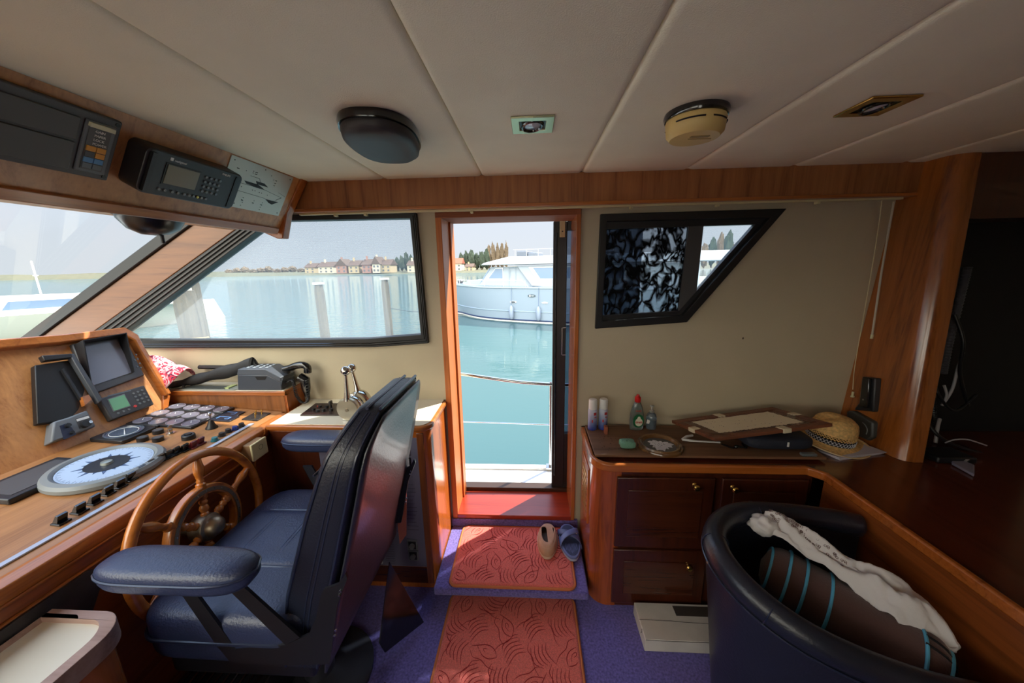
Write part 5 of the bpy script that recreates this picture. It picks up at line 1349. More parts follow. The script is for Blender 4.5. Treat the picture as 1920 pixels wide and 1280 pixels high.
# ================================================================== TUB CHAIR
tc_ = thing('tub_chair', 'dark navy leather tub chair pushed against the desk at lower right', 'chair', (.93, .94, 0))
rim = [(1.205, 1.170, .668), (1.10, 1.178, .685), (.95, 1.182, .700), (.80, 1.172, .712), (.69, 1.125, .718), (.615, 1.045, .718), (.592, .95, .712), (.618, .855, .695), (.69, .780, .668), (.80, .735, .635), (.95, .705, .600), (1.10, .690, .578), (1.205, .685, .566)]
rp_ = smoothpath(rim, 6); N_ = len(rp_)
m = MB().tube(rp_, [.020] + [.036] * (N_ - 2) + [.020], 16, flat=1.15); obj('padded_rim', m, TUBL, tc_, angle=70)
cen = V((1.0, .94, 0))
def shell(off, z0, taper):
    def f(u, v):
        i = u * (N_ - 1); k = min(int(i), N_ - 2); p = rp_[k].lerp(rp_[k + 1], i - k)
        d_ = V((p.x - cen.x, p.y - cen.y, 0)); dn_ = d_.normalized() if d_.length > .01 else V((-1, 0, 0))
        s_ = lerp(1.0, taper, (1 - v)); q_ = V((cen.x, cen.y, 0)) + d_ * s_ + dn_ * off
        return V((q_.x, q_.y, lerp(z0, p.z - .01, v)))
    return f
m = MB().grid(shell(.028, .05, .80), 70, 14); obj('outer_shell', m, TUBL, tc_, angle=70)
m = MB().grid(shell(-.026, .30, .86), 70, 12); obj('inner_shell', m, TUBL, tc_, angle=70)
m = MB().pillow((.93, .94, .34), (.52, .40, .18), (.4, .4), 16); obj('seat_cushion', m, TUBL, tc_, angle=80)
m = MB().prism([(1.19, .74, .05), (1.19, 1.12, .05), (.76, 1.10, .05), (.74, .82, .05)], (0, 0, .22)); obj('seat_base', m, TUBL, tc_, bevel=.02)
m = MB()
for a_ in (.24, .45, .62): 
    p = rp_[int(a_ * N_)]; q_ = rp_[int(a_ * N_) + 1]; tt = (q_ - p).normalized(); m.torus(p, tt, .0385, .0022, 24, 6)
obj('rim_seam', m, PIPING, tc_)
m = MB().tube([p + (V((p.x - cen.x, p.y - cen.y, 0)).normalized() * .036) + V((0, 0, -.02)) for p in rp_], .003, 5); obj('welt', m, PIPING, tc_)
p = rp_[int(.48 * N_)] + V((-.036, -.004, -.022)); m = MB().ball(p, (.004, .006, .004), 8); obj('worn_spot', m, plain('worn_tan', rgb(170, 130, 96), .8), tc_, label='small worn tan spot')

# bolster and cloth on the chair
BR = plain('brown_suede', rgb(86, 58, 52), .85, bump=.4, bs=180, var=.12, vs=12, sheen=.3); BLP = plain('sky_blue_piping', rgb(92, 178, 214), .5)
bo = thing('bolster_cushion', 'brown suede bolster cushion with sky blue piping lying in the tub chair', 'cushion', (.95, .93, .55))
ba, bb = V((.80, 1.075, .60)), V((1.10, .765, .545)); bd_ = (bb - ba).normalized(); bu = (V((0, 0, 1)) - V((0, 0, 1)).dot(bd_) * bd_).normalized(); bw = bd_.cross(bu)
BLn = (bb - ba).length
def brad(s): return .074 * (max(0.0, 1 - abs(2 * s - 1) ** 9)) ** .5 * (1 + .10 * math.sin(PI * s)) + .002
def bpt(s, a_, o=0.0): 
    r_ = brad(s) + o
    return ba + bd_ * (s * BLn) + bw * (math.cos(a_) * r_ * 1.15) + bu * (math.sin(a_) * r_) + V((0, 0, -.012 * math.sin(PI * s)))
m = MB().grid(lambda u, v: bpt(u, 2 * PI * v, .002 * math.sin(14 * u + 6 * v)), 44, 36, cv=True); obj('bolster', m, BR, bo, angle=80)
for s_ in (.05, .16, .26, .40, .84):
    m = MB().tube([bpt(s_ + .03 * math.cos(2 * PI * k / 40), 2 * PI * k / 40, .002) for k in range(40)], .0042, 8, closed=True); obj('piping', m, BLP, bo)
m = MB().tube([bpt(.965 + .0 * k, 2 * PI * k / 30, .001) for k in range(30)], .005, 8, closed=True); obj('end_piping', m, BLP, bo)
m = MB(); 
for aa in (1.2, 1.5): m.tube([bpt(lerp(.84, .99, t), aa + .1, .003) for t in (0, .3, .6, 1)], .004, 6)
obj('strap', m, BLACK, bo)
m = MB().tube([bpt(lerp(.05, .95, t), 2.65, .0015) for t in [i / 20 for i in range(21)]], .0018, 5); obj('side_seam', m, plain('dark_brown_seam', rgb(60, 36, 34), .8), bo)
def cloth_mat():
    m, nt, b = new_mat('patterned_cotton'); t = nt.nodes.new('ShaderNodeUVMap')
    b.inputs['Base Color'].default_value = rgb(206, 200, 198); b.inputs['Roughness'].default_value = .85
    return m
CLM = plain('white_cotton', rgb(212, 206, 204), .85, bump=.3, bs=60)
cl = thing('white_cloth', 'crumpled white cloth with a brown printed border draped over the bolster', 'cloth', (.95, 1.0, .70))
sp_ = smoothpath([(.835, 1.135, .735), (.87, 1.10, .752), (.91, 1.06, .735), (.955, 1.01, .712), (1.00, .965, .698), (1.04, .93, .700), (1.08, .89, .690), (1.115, .85, .660), (1.14, .80, .60)], 6)
wd = [.035, .055, .050, .042, .050, .070, .080, .060, .012]
NS = len(sp_)
def wdt(u): s = u * (len(wd) - 1); i = min(int(s), len(wd) - 2); return lerp(wd[i], wd[i + 1], s - i)
def clf(u, v, off=0.0):
    i = u * (NS - 1); k = min(int(i), NS - 2); p = rp2[k].lerp(rp2[k + 1], i - k); t = (rp2[k + 1] - rp2[k]).normalized(); sd = t.cross(V((0, 0, 1))).normalized(); w_ = wdt(u); a_ = (v - .5) * 2
    fold = .014 * math.sin(a_ * 6 + u * 7) * (1 - abs(a_)) + .010 * math.sin(u * 23 + a_ * 4) * .5 + .008 * math.sin(a_ * 11 - u * 13) * .5
    return p + sd * (a_ * w_) + V((0, 0, -.9 * w_ * a_ * a_ + fold + off))
rp2 = sp_
m = MB().grid(lambda u, v: clf(u, v) + V((0, 0, .010 * noise.noise(V((u * 12, v * 5, 2))) + .005 * noise.noise(V((u * 30, v * 12, 7))))), 90, 44); obj('cloth_fold', m, CLM, cl, solid=.003, angle=80)
m = MB().grid(lambda u, v: (lambda d_: V((.818, 1.108, .716)) + V((d_.x * .046, d_.y * .038, d_.z * .032)) * (1 + .35 * noise.noise(d_ * 2.2)))(V((math.sin(PI * u) * math.cos(2 * PI * v), math.sin(PI * u) * math.sin(2 * PI * v), math.cos(PI * u)))), 18, 26, cv=True); obj('cloth_bunch', m, CLM, cl, angle=80)
m = MB(); rnd = random.Random(4)
for k in range(90):
    u_ = rnd.uniform(.04, .46); v_ = .62 + rnd.choice((-.08, .0, .08)) + rnd.uniform(-.02, .02) + .12 * (u_ - .2)
    c_ = clf(u_, v_, .0045); nrm = (clf(u_ + .01, v_) - clf(u_, v_)).cross(clf(u_, v_ + .02) - clf(u_, v_)).normalized()
    if nrm.z < 0: nrm = -nrm
    m.torus(c_, nrm, .0032, .0007, 10, 4)
obj('printed_border', m, plain('brown_print', rgb(112, 88, 84), .85), cl)

# ================================================================== FLOOR THINGS
# carpeted step in the doorway
s_ = thing('carpeted_step', 'purple carpeted step in front of the door sill', 'step', (-.1, 1.57, 0))
m = MB().box((-.476, 1.362, .075), (.265, YW - .002, .118)); obj('tread', m, CARPET, s_, bevel=.008)
m = MB().box((-.476, 1.445, .0), (.265, YW - .002, .08)); obj('riser', m, CARPET, s_)
m = MB().box((-.476, YW - .028, .115), (.265, YW - .002, .166)); obj('sill_riser', m, CARPET, s_, bevel=.004)

def rugmesh(x0, y0, x1, y1, zf, seed, lab, grp):
    t = thing('bath_mat', lab, 'mat', ((x0 + x1) / 2, (y0 + y1) / 2, zf), 0, grp)
    th = .014; out = rrect(x0, y0, x1, y1, .035, 6)
    NX, NY = 90, 64
    def ins(x, y):       # signed distance inside the rounded rectangle
        cx_, cy_ = (x0 + x1) / 2, (y0 + y1) / 2; hx, hy, r_ = (x1 - x0) / 2, (y1 - y0) / 2, .035
        qx, qy = abs(x - cx_) - hx + r_, abs(y - cy_) - hy + r_
        return -(math.hypot(max(qx, 0), max(qy, 0)) + min(max(qx, qy), 0) - r_)
    def f(u, v):
        x, y = lerp(x0, x1, u), lerp(y0, y1, v); d_ = ins(x, y)
        if d_ < 0.0:
            cx_ = min(max(x, x0 + .035), x1 - .035); cy_ = min(max(y, y0 + .035), y1 - .035); q_ = V((x - cx_, y - cy_)); q_ = q_.normalized() * .035; x, y, d_ = cx_ + q_.x, cy_ + q_.y, 0
        h_ = th * min(1, d_ / .010) ** .5 if d_ > 0 else 0.001
        n_ = noise.noise(V((x * 90, y * 90, seed))) * .0012 + noise.noise(V((x * 22, y * 22, seed + 5))) * .0018
        return V((x, y, zf + .001 + max(.0, h_ + (n_ if d_ > .01 else 0))))
    m = MB().grid(f, NX, NY); m.f.append([i * NY for i in range(NX)] + [(NX - 1) * NY + j for j in range(1, NY)] + [i * NY + NY - 1 for i in range(NX - 2, -1, -1)] + [j for j in range(NY - 2, 0, -1)]); m.m.append(0)
    rnd = random.Random(seed); W_, H_ = x1 - x0, y1 - y0
    def stroke(pts, w0):
        ps = smoothpath([V((p[0], p[1], zf + th + .0012)) for p in pts], 5)
        ps = [p for p in ps if ins(p.x, p.y) > .014]
        if len(ps) < 4: return
        n2 = len(ps); m.tube(ps, [max(.0007, w0 * math.sin(PI * (i + .6) / (n2 + .2)) ** .5) for i in range(n2)], 5, mi=1)
    # carved leaves and swirls, laid out on a loose lattice
    i = 0
    for gy_ in range(4):
        for gx_ in range(5):
            cx_ = x0 + W_ * (gx_ + .5 + .35 * (gy_ % 2) - .15) / 5 + rnd.uniform(-.01, .01); cy_ = y0 + H_ * (gy_ + .5) / 4 + rnd.uniform(-.01, .01)
            a_ = rnd.uniform(-.5, .5) + (.9 if (gx_ + gy_) % 2 else 2.2)
            ca, sa = math.cos(a_), math.sin(a_); k_ = .05
            def L2(pts): return [(cx_ + k_ * (p[0] * ca - p[1] * sa), cy_ + k_ * (p[0] * sa + p[1] * ca)) for p in pts]
            if (gx_ * 2 + gy_) % 3 == 0:
                stroke(L2([(-1, 0), (-.5, .42), (.2, .45), (1, 0)]), .0017); stroke(L2([(-1, 0), (-.5, -.42), (.2, -.45), (1, 0), (1.4, .25)]), .0017)
                stroke(L2([(-.5, .0), (.0, .16), (.35, .0), (.1, -.14), (-.1, -.02)]), .0014)
            else:
                for q_ in range(5):
                    o_ = (q_ - 2) * .34; stroke(L2([(-.9 + o_ * .3, o_ - .1), (-.4, o_ + .16), (.2, o_ + .2), (.9 + o_ * .2, o_ - .12)]), .0016)
            stroke(L2([(-1.4, .9), (-.7, 1.0), (.1, .82), (.8, .95), (1.3, .6)]), .0015)
    obj('pile', m, [RUG, RUGD], t, angle=80)
    m = MB().tube([(x, y, zf + .006) for x, y in out], .0065, 8, closed=True); obj('bound_edge', m, RUGB, t)
    return t
rugmesh(-.402, 1.372, .205, 1.765, .118, 1, 'coral red patterned mat on the carpeted step, under the shoes', 'coral patterned mats')
rugmesh(-.405, 1.010, .203, 1.435, .0, 7, 'coral red patterned mat on the lower floor in front of the step', 'coral patterned mats')

# beige slip on shoe and blue sandal, heels to the camera
zsh = .136
def outline(w_, l_, n=40, heel=.8):
    o_ = []
    for k in range(n):
        a_ = 2 * PI * k / n; yy_ = math.cos(a_); xx_ = math.copysign(abs(math.sin(a_)) ** .8, math.sin(a_)); yy_ = math.copysign(abs(yy_) ** .9, yy_); o_.append((w_ * xx_ * (1 - .14 * (yy_ < 0) * abs(yy_)) * (1 - .06 * math.cos(2 * a_)), l_ * yy_))
    return o_
def place(x, y, z, cx, cy, rot): 
    c_, s__ = math.cos(rot), math.sin(rot); return V((cx + x * c_ - y * s__, cy + x * s__ + y * c_, z))
sc1 = (.084, 1.648); rot = R(-4)
t = thing('slip_on_shoe', 'beige canvas slip on shoe standing on the mat left of the blue sandal', 'shoe', (sc1[0], sc1[1], zsh), 0, 'shoes on the step')
o_ = outline(.054, .118); BEI = plain('beige_canvas', rgb(186, 148, 118), .85, bump=.6, bs=300, var=.1, vs=30)
m = MB().prism([place(x, y, zsh - .003, *sc1, rot) for x, y in o_], (0, 0, .018)); obj('sole', m, plain('pale_sole', rgb(206, 186, 160), .7), t, bevel=.003)
def upper(u, v):
    a_ = 2 * PI * v; k = u; yy_ = math.cos(a_); xx_ = math.copysign(abs(math.sin(a_)) ** .8, math.sin(a_))
    toe = max(0, yy_); top = .052 if yy_ < .2 else .052 - .012 * toe
    # open over the foot, closed over the toes
    rin = lerp(.66, .05, max(0.0, min(1, (yy_ - .10) / .75)))
    r_ = lerp(1.0, rin, k ** 1.3); zz_ = zsh + .014 + math.sin(min(1, k * 1.15) * PI / 2) * (top - .012)
    cyy = lerp(0, .035, k) if True else 0
    return place(.053 * xx_ * r_ * (1 - .12 * (yy_ < 0) * abs(yy_)), .117 * yy_ * r_ + cyy * (1 if yy_ > -.3 else .4), zz_, *sc1, rot)
m = MB().grid(upper, 12, 48, cv=True); obj('upper', m, BEI, t, solid=.003, angle=70)
m = MB().prism([place(x * .82, y * .88 - .008, zsh + .016, *sc1, rot) for x, y in o_], (0, 0, .003)); obj('insole', m, plain('shoe_lining', rgb(92, 72, 60), .9), t)
m = MB().prism([place(*q, zsh + .050, *sc1, rot) for q in ((-.008, .050), (.026, .050), (.034, -.005), (.024, -.055), (.004, -.06))], (0, 0, .004)); obj('tongue', m, BEI, t, bevel=.002)
def heelf(u, v):
    a_ = lerp(-1.9, 1.9, v) + PI; th = u
    return place(.052 * math.sin(a_) * lerp(1, .80, th ** 2), .112 * math.cos(a_) * lerp(1, .66, th ** 2) - .004, zsh + .014 + .034 * math.sin(th * PI / 2), *sc1, rot)
m = MB().grid(heelf, 8, 24); obj('folded_heel', m, BEI, t, solid=.004, angle=70)
sc2 = (.205, 1.642); rot2 = R(3)
t = thing('slide_sandal', 'blue slide sandal with crossed straps standing right of the beige shoe', 'sandal', (sc2[0], sc2[1], zsh), 0, 'shoes on the step')
BLS = plain('slate_blue_rubber', rgb(98, 112, 158), .5, bump=.2, bs=200)
m = MB().prism([place(x, y, zsh - .003, *sc2, rot2) for x, y in outline(.053, .120)], (0, 0, .014)); obj('outsole', m, plain('pale_blue_edge', rgb(160, 168, 190), .5), t, bevel=.003)
m = MB().prism([place(x, y, zsh + .011, *sc2, rot2) for x, y in outline(.054, .121)], (0, 0, .012)); obj('midsole', m, BLS, t, bevel=.003)
m = MB().prism([place(x * .86, y * .9, zsh + .0228, *sc2, rot2) for x, y in outline(.053, .120)], (0, 0, .002)); fb = obj('footbed', m, plain('dark_blue_footbed', rgb(50, 60, 92), .6), t)
m = MB()
for k in range(9): m.tube([place(-.028 + k * .007, -.095 + .012 * abs(k - 4) / 2, zsh + .0255, *sc2, rot2), place(-.028 + k * .007, -.03, zsh + .0255, *sc2, rot2)], .0012, 4)
obj('footbed_rib', m, BLS, fb)
for sgn in (-1, 1):
    def strap(u, v):
        a_ = PI * u; x_ = .056 * math.cos(a_) * -sgn; h_ = .045 * math.sin(a_) ** .7
        yb_ = lerp(-.035, .060, u); return place(x_, yb_ + lerp(-.020, .020, v), zsh + .010 + h_ + .002 * sgn, *sc2, rot2)
    m = MB().grid(strap, 22, 5); obj('strap', m, BLS if sgn > 0 else plain('dark_slate_blue', rgb(76, 84, 122), .5), t, solid=.004, angle=70)
m = MB().pillow(place(.034, .018, zsh + .046, *sc2, rot2), (.016, .009, .004), (.6, .6), 8); obj('strap_tag', m, WHITEP, t)

# cardboard box against the cabinet
t = thing('flat_carton', 'flat worn white cardboard carton on the floor against the mahogany cabinet', 'carton', (.75, 1.27, 0))
m = MB().box((.478, 1.205, .0), (1.02, 1.375, .062)); obj('carton_body', m, plain('worn_white_card', rgb(196, 190, 182), .8, var=.1, vs=9), t, bevel=.003)
m = MB().box((.650, 1.315, .0622), (1.02, 1.362, .0634)); obj('dark_label', m, plain('dark_window', rgb(62, 56, 52), .5), t)
m = MB(); 
m.tube([(.478, 1.292, .0626), (.62, 1.290, .0626), (.66, 1.287, .0626), (.80, 1.283, .0626), (1.02, 1.279, .0626)], .0011, 4); m.tube([(.48, 1.206, .060), (.60, 1.2045, .0590), (.72, 1.2045, .0605), (.90, 1.2045, .0585), (1.02, 1.2045, .0585)], .0014, 4); m.tube([(.4775, 1.25, .0626), (.4775, 1.25, .045), (.4775, 1.26, .03)], .0012, 4)
obj('flap_line', m, plain('dark_gap', rgb(60, 54, 52), .8), t)

# ================================================================== CEILING THINGS
zc = ZC - .0002
sx0, sy0 = -.448, 1.145
t = thing('ceiling_speaker', 'black oblong loudspeaker mounted on the cream ceiling panels', 'speaker', (sx0, sy0, zc))
def rot2d(x, y, a_): return (x * math.cos(a_) - y * math.sin(a_), x * math.sin(a_) + y * math.cos(a_))
def spk(rx, ry, z): 
    return [V((sx0, sy0, 0)) + V((*rot2d(rx * math.copysign(abs(math.cos(2 * PI * k / 48)) ** .8, math.cos(2 * PI * k / 48)), ry * math.copysign(abs(math.sin(2 * PI * k / 48)) ** .8, math.sin(2 * PI * k / 48)), R(8)), z)) for k in range(48)]
def loft(rs): 
    m = MB(); n_ = len(rs[0]); m.add([p for r_ in rs for p in r_], [(i * n_ + j, i * n_ + (j + 1) % n_, (i + 1) * n_ + (j + 1) % n_, (i + 1) * n_ + j) for i in range(len(rs) - 1) for j in range(n_)] + [tuple(range(n_)), tuple((len(rs) - 1) * n_ + j for j in range(n_))]); return m
m = loft([spk(.108, .165, zc), spk(.110, .168, zc - .010), spk(.108, .165, zc - .022)]); obj('base_ring', m, BLACKG, t, angle=50)
m = loft([spk(.102, .158, zc - .022), spk(.104, .160, zc - .028), spk(.100, .155, zc - .045), spk(.085, .138, zc - .055), spk(.05, .09, zc - .058)]); obj('grille_cover', m, plain('charcoal_grille', rgb(48, 46, 48), .5, bump=.2, bs=600), t, angle=50)
p = AT(669, 264, Z=zc - .054); m = MB().cbox(p, (.024, .008, .003)); obj('badge', m, LGREY, t, bevel=.001)

def spot(x, y, lab, metal, glow=False):
    t = thing('ceiling_spotlight', lab, 'spotlight', (x, y, zc), 0, 'square ceiling spotlights')
    m = MB().prism([(x + a, y + b, zc) for a, b in ((-.062, -.060), (.062, -.060), (.062, .060), (-.062, .060))], (0, 0, -.006), holes=[[(x + a, y + b, zc) for a, b in ((-.038, -.034), (.038, -.034), (.038, .034), (-.038, .034))]]); obj('square_plate', m, metal, t, bevel=.002)
    m = MB().box((x - .038, y - .034, zc - .001), (x + .038, y + .034, zc + .0005)); obj('recess', m, BLACKP, t)
    m = MB().torus((x, y, zc - .006), (.1, -.1, -1), .029, .005, 28, 8); obj('lamp_ring', m, BLACKG, t)
    m = MB().lathe([(.026, 0), (.022, .003), (.0001, .005)], (x, y, zc - .004), (.1, -.1, -1), 24); obj('lens', m, plain('pale_lens', rgb(206, 220, 236), .1, coat=1.0), t)
    return t
spot(.008, 1.137, 'square pale brass ceiling spotlight between the loudspeaker and the smoke alarm', plain('pale_brass', rgb(206, 212, 170), .3, .6))
spot(.935, 1.105, 'square brass ceiling spotlight right of the smoke alarm', BRASS)
ax, ay = .462, 1.105
t = thing('smoke_alarm', 'yellowed round smoke alarm on a black base under the ceiling', 'smoke alarm', (ax, ay, zc))
m = MB().lathe([(.082, 0), (.084, -.008), (.080, -.018), (.070, -.020)], (ax, ay, zc), (0, 0, 1), 40); obj('base_plate', m, BLACKG, t)
m = MB().lathe([(.076, -.018), (.078, -.022), (.074, -.055), (.064, -.066), (.045, -.068), (.0001, -.068)], (ax, ay, zc), (0, 0, 1), 44); obj('cover', m, YELLOWED, t)
m = MB()
for a0, a1 in ((-150, -95), (-80, -40), (-30, 10), (30, 80), (100, 150)):
    m.tube([(ax + .0772 * math.cos(R(lerp(a0, a1, k / 10))), ay + .0772 * math.sin(R(lerp(a0, a1, k / 10))), zc - .034) for k in range(11)], .0022, 4)
obj('slot', m, BLACK, t)
m = MB().box((ax - .02, ay - .03, zc - .0695), (ax + .03, ay - .018, zc - .0675)); m.tube([(ax - .02, ay - .008, zc - .0685), (ax + .045, ay - .004, zc - .0685)], .0012, 4); obj('cover_groove', m, plain('dull_yellow', rgb(150, 128, 84), .6), t)

# dent on the right wall panel
p = Wp(1393, 634); m = MB().ball(p + V((0, -.001, 0)), (.004, .0015, .006), 8); o = obj('wall_mark', m, plain('dark_mark', rgb(70, 58, 50), .9)); tag(o, 'tiny dark mark on the cream wall below the right window', 'mark')

# ================================================================== SLIDING DOOR AND DECK
dr = sroot('door_1', (.2, YO + .03, DZ0))
yd0, yd1 = YO + .006, YO + .042
TINT = glass('tinted_door_glass', (.30, .33, .38, 1), .12)
m = MB().box((.128, yd0, DZ0 + .02), (.205, yd1, DZ1)); obj('door_stile', m, BLACKP, dr, bevel=.004)
m = MB().box((.205, yd0, DZ0 + .02), (.62, yd1, DZ0 + .40)); m.box((.205, yd0, DZ1 - .05), (.62, yd1, DZ1)); obj('door_rail', m, BLACKP, dr)
m = MB().box((.205, yd0 + .01, DZ0 + .40), (.62, yd0 + .018, DZ1 - .05)); obj('door_pane', m, TINT, dr)
m = MB().box((.178, yd0 - .012, 1.10), (.184, yd0, 1.27)); m.box((.178, yd0 - .012, 1.10), (.205, yd0, 1.105)); m.box((.178, yd0 - .012, 1.265), (.205, yd0, 1.27)); obj('door_handle', m, STEEL, dr)
m = MB().tube([(.145, yd0 - .003, .3), (.145, yd0 - .003, 1.8)], .004, 6); obj('door_seal', m, BLACKG, dr)
m = MB().box((.162, YO - .012, 1.775), (.190, YO + .004, DZ1)); o = obj('door_stop', m, CREAMP, bevel=.001); tag(o, 'small cream stop block at the top right inside the doorway', 'door stop')
m = MB().cyl((.176, YO - .012, 1.805), (0, -1, 0), .004, .001, 8); obj('screw', m, BLACK, o)

GEL = plain('white_gelcoat', rgb(236, 236, 232), .3, spec=.5)
t = thing('side_deck', 'white side deck strip outside the door of this boat', 'deck', (-.2, 2.2, .1))
m = MB().prism([(-4.5, YO + .001, .165), (-4.5, 2.33, .165), (-4.5, 2.36, .12), (-4.5, 2.34, -1.0), (-4.5, YO + .001, -1.0)], (9.0, 0, 0)); obj('deck_edge', m, GEL, t)
m = MB().box((-4.5, 2.29, .1655), (4.5, 2.335, .185)); obj('toe_rail', m, GEL, t, bevel=.006)
t = thing('deck_railing', 'polished steel guard railing outside the doorway', 'railing', (-.2, 2.30, .17))
path = [AT(x, y, Y=2.31) for x, y in ((700, 686), (780, 690), (850, 699), (900, 706), (950, 713), (985, 717), (1035, 720), (1120, 722), (1300, 724))]
path[0].x = -2.6; path[-1].x = 2.4
m = MB().tube(smoothpath(path, 8), .0135, 12); obj('top_rail', m, CHROME, t)
m = MB().tube([(-2.6, 2.31, .545), (AT(862, 790, Y=2.31)), AT(1030, 796, Y=2.31), (2.4, 2.31, .50)], .005, 8); obj('guard_wire', m, STEEL, t)
for x in (.135, -2.0, 2.2):
    z1_ = AT(1033, 716, Y=2.31).z if x > 0 else .86
    m = MB().tube([(x, 2.31, .18), (x, 2.31, z1_)], .011, 12); m.box((x - .03, 2.28, .180), (x + .03, 2.34, .19)); obj('stanchion', m, STEEL, t)
# roof overhang outside
m = MB().box((-1.5, YO + .001, ZC + .02), (2.7, 2.06, ZC + .07)); o = obj('roof_edge', m, GEL); tag(o, 'white outer edge of this boat roof above the doorway', 'roof edge')

# ================================================================== WATER, SHORE, BOATS
WZ = -1.0
def water_mat():
    m, nt, b = new_mat('harbour_water')
    b.inputs['Base Color'].default_value = rgb(60, 88, 90); b.inputs['Roughness'].default_value = .03; b.inputs['IOR'].default_value = 1.33
    b.inputs['Specular IOR Level'].default_value = .6
    co = coords(nt, (1, 1, 1))
    n = nt.nodes.new('ShaderNodeTexNoise'); n.inputs['Scale'].default_value = 2.0; n.inputs['Detail'].default_value = 4
    mp = nt.nodes.new('ShaderNodeMapping'); mp.inputs['Scale'].default_value = (.6, 2.4, 1); nt.links.new(co, mp.inputs[0]); nt.links.new(mp.outputs[0], n.inputs[0])
    # calm between the boats, rippled on the open water to the left
    s = nt.nodes.new('ShaderNodeSeparateXYZ'); nt.links.new(co, s.inputs[0])
    mr = nt.nodes.new('ShaderNodeMapRange'); mr.inputs[1].default_value = -3.5; mr.inputs[2].default_value = -9.0; mr.inputs[3].default_value = .03; mr.inputs[4].default_value = .9
    nt.links.new(s.outputs['X'], mr.inputs[0])
    bp = nt.nodes.new('ShaderNodeBump'); bp.inputs['Distance'].default_value = .25
    nt.links.new(mr.outputs[0], bp.inputs['Strength']); nt.links.new(n.outputs[0], bp.inputs['Height']); nt.links.new(bp.outputs[0], b.inputs['Normal'])
    return m
m = MB().prism([(-700, -700, WZ), (700, -700, WZ), (700, 700, WZ), (-700, 700, WZ)], (0, 0, -.3))
wt = obj('harbour_water', m, water_mat()); tag(wt, 'calm green harbour water, rippled on the open side', 'water'); wt['kind'] = 'stuff'
# origin of the water mesh sits at its centre, so object coordinates are boat coordinates

# neighbouring motor cruiser
u_ = V((4.8, -2.0, 0)).normalized(); n_ = V((-u_.y, u_.x, 0)); p0 = V((-3.75, 18.0, WZ))
mc = thing('motor_cruiser', 'white and pale blue motor cruiser moored across the water, seen through the doorway', 'boat', p0)
def MC(s, y, z): return p0 + u_ * s + n_ * y + V((0, 0, z))
CL = 1.75
def hb(s, zf):          # half breadth at station s, height fraction
    dk = 1.75 * (1 - max(0, (2.6 - s) / 4.7) ** 2.1) ** 1 if s < 2.6 else 1.75
    wlb = 1.62 * (1 - max(0, (3.2 - s) / 4.5) ** 1.7) if s < 3.2 else 1.62
    return max(.02, lerp(max(.0, wlb), max(.0, dk), zf ** .7))
def hz(s, zf): return lerp(-.4, 1.66 + .10 * max(0, (1.5 - s) / 3), zf)
def bowx(s, zf): return s + (.75 * (1 - zf)) * max(0, (1 - (s + 2.1) / 3))
HUL = plain('pale_blue_hull', rgb(134, 150, 168), .25, coat=.3)
CAB = plain('pale_cabin_white', rgb(150, 162, 176), .3)
m = MB()
st_ = [-2.1, -1.95, -1.7, -1.3, -.9, -.5, 0, .5, 1, 1.5, 2, 2.6, 3.5, 5, 7, 9, 11, 12]
for sg in (-1, 1):
    m.grid(lambda u, v: (lambda s: MC(bowx(s, v), CL + sg * hb(s, v), hz(s, v)))(st_[int(round(u * (len(st_) - 1)))]), len(st_), 9)
m.prism([MC(s, CL - hb(s, 1), hz(s, 1)) for s in st_] + [MC(s, CL + hb(s, 1), hz(s, 1)) for s in st_[::-1]], (0, 0, .03))
m.prism([MC(12, CL - hb(12, .0), -.4), MC(12, CL + hb(12, 0), -.4), MC(12, CL + 1.75, 1.66), MC(12, CL - 1.75, 1.66)], u_ * .02)
obj('hull', m, HUL, mc, angle=50)
def sideline(zf, r_, mt, nm, s0=-1.95, out=.0):
    pts = []
    for k in range(40):
        s = lerp(s0, 12, (k / 39) ** 1.5); pts.append(MC(bowx(s, zf), CL - hb(s, zf) - out, hz(s, zf)))
    m = MB().tube(pts, r_, 6); return obj(nm, m, mt, mc)
sideline(.985, .035, CAB, 'gunwale'); sideline(.44, .022, plain('blue_grey_line', rgb(140, 160, 186), .4), 'rubbing_strake'); sideline(.235, .035, plain('navy_boot_stripe', rgb(28, 46, 84), .4), 'boot_stripe', out=.01)
sideline(.20, .028, WHITEP, 'white_stripe', out=.012)
yS = lambda s: CL - 1.25
# coachroof forward
m = MB().prism([MC(-.35, CL - .65, 1.68), MC(-.15, CL - .65, 1.92), MC(.95, CL - .9, 2.02), MC(.95, CL - .9, 1.68)], n_ * 1.5); obj('coachroof', m, CAB, mc, bevel=.03)
# wheelhouse
m = MB().prism([MC(.95, .45, 1.66), MC(1.68, .5, 2.62), MC(5.2, .5, 2.62), MC(5.2, .45, 1.66)], n_ * 2.6); obj('wheelhouse', m, CAB, mc)
m = MB().prism([MC(5.15, .30, 1.66), MC(4.0, .30, 1.72), MC(3.25, .34, 2.62), MC(3.1, .34, 2.66), MC(11, .34, 2.66), MC(11, .30, 1.66)], n_ * 2.9); obj('aft_cabin', m, CAB, mc)
GLS = plain('blue_dark_glass', rgb(104, 128, 158), .08, coat=.6)
def pane(pts, y, fr=.035, nm='cabin_window'):
    cx_ = sum(p[0] for p in pts) / len(pts); cz_ = sum(p[1] for p in pts) / len(pts)
    big = [(p[0] + (p[0] - cx_) * fr * 3, p[1] + (p[1] - cz_) * fr * 4) for p in pts]
    m = MB().prism([MC(s, y - .012, z) for s, z in big], n_ * .02); w_ = obj(nm, m, WHITEP, mc)
    m = MB().prism([MC(s, y - .022, z) for s, z in pts], n_ * .012); obj('glass', m, GLS, w_)
pane([(1.56, 2.06), (2.36, 2.06), (2.36, 2.54), (1.98, 2.54)], .47)
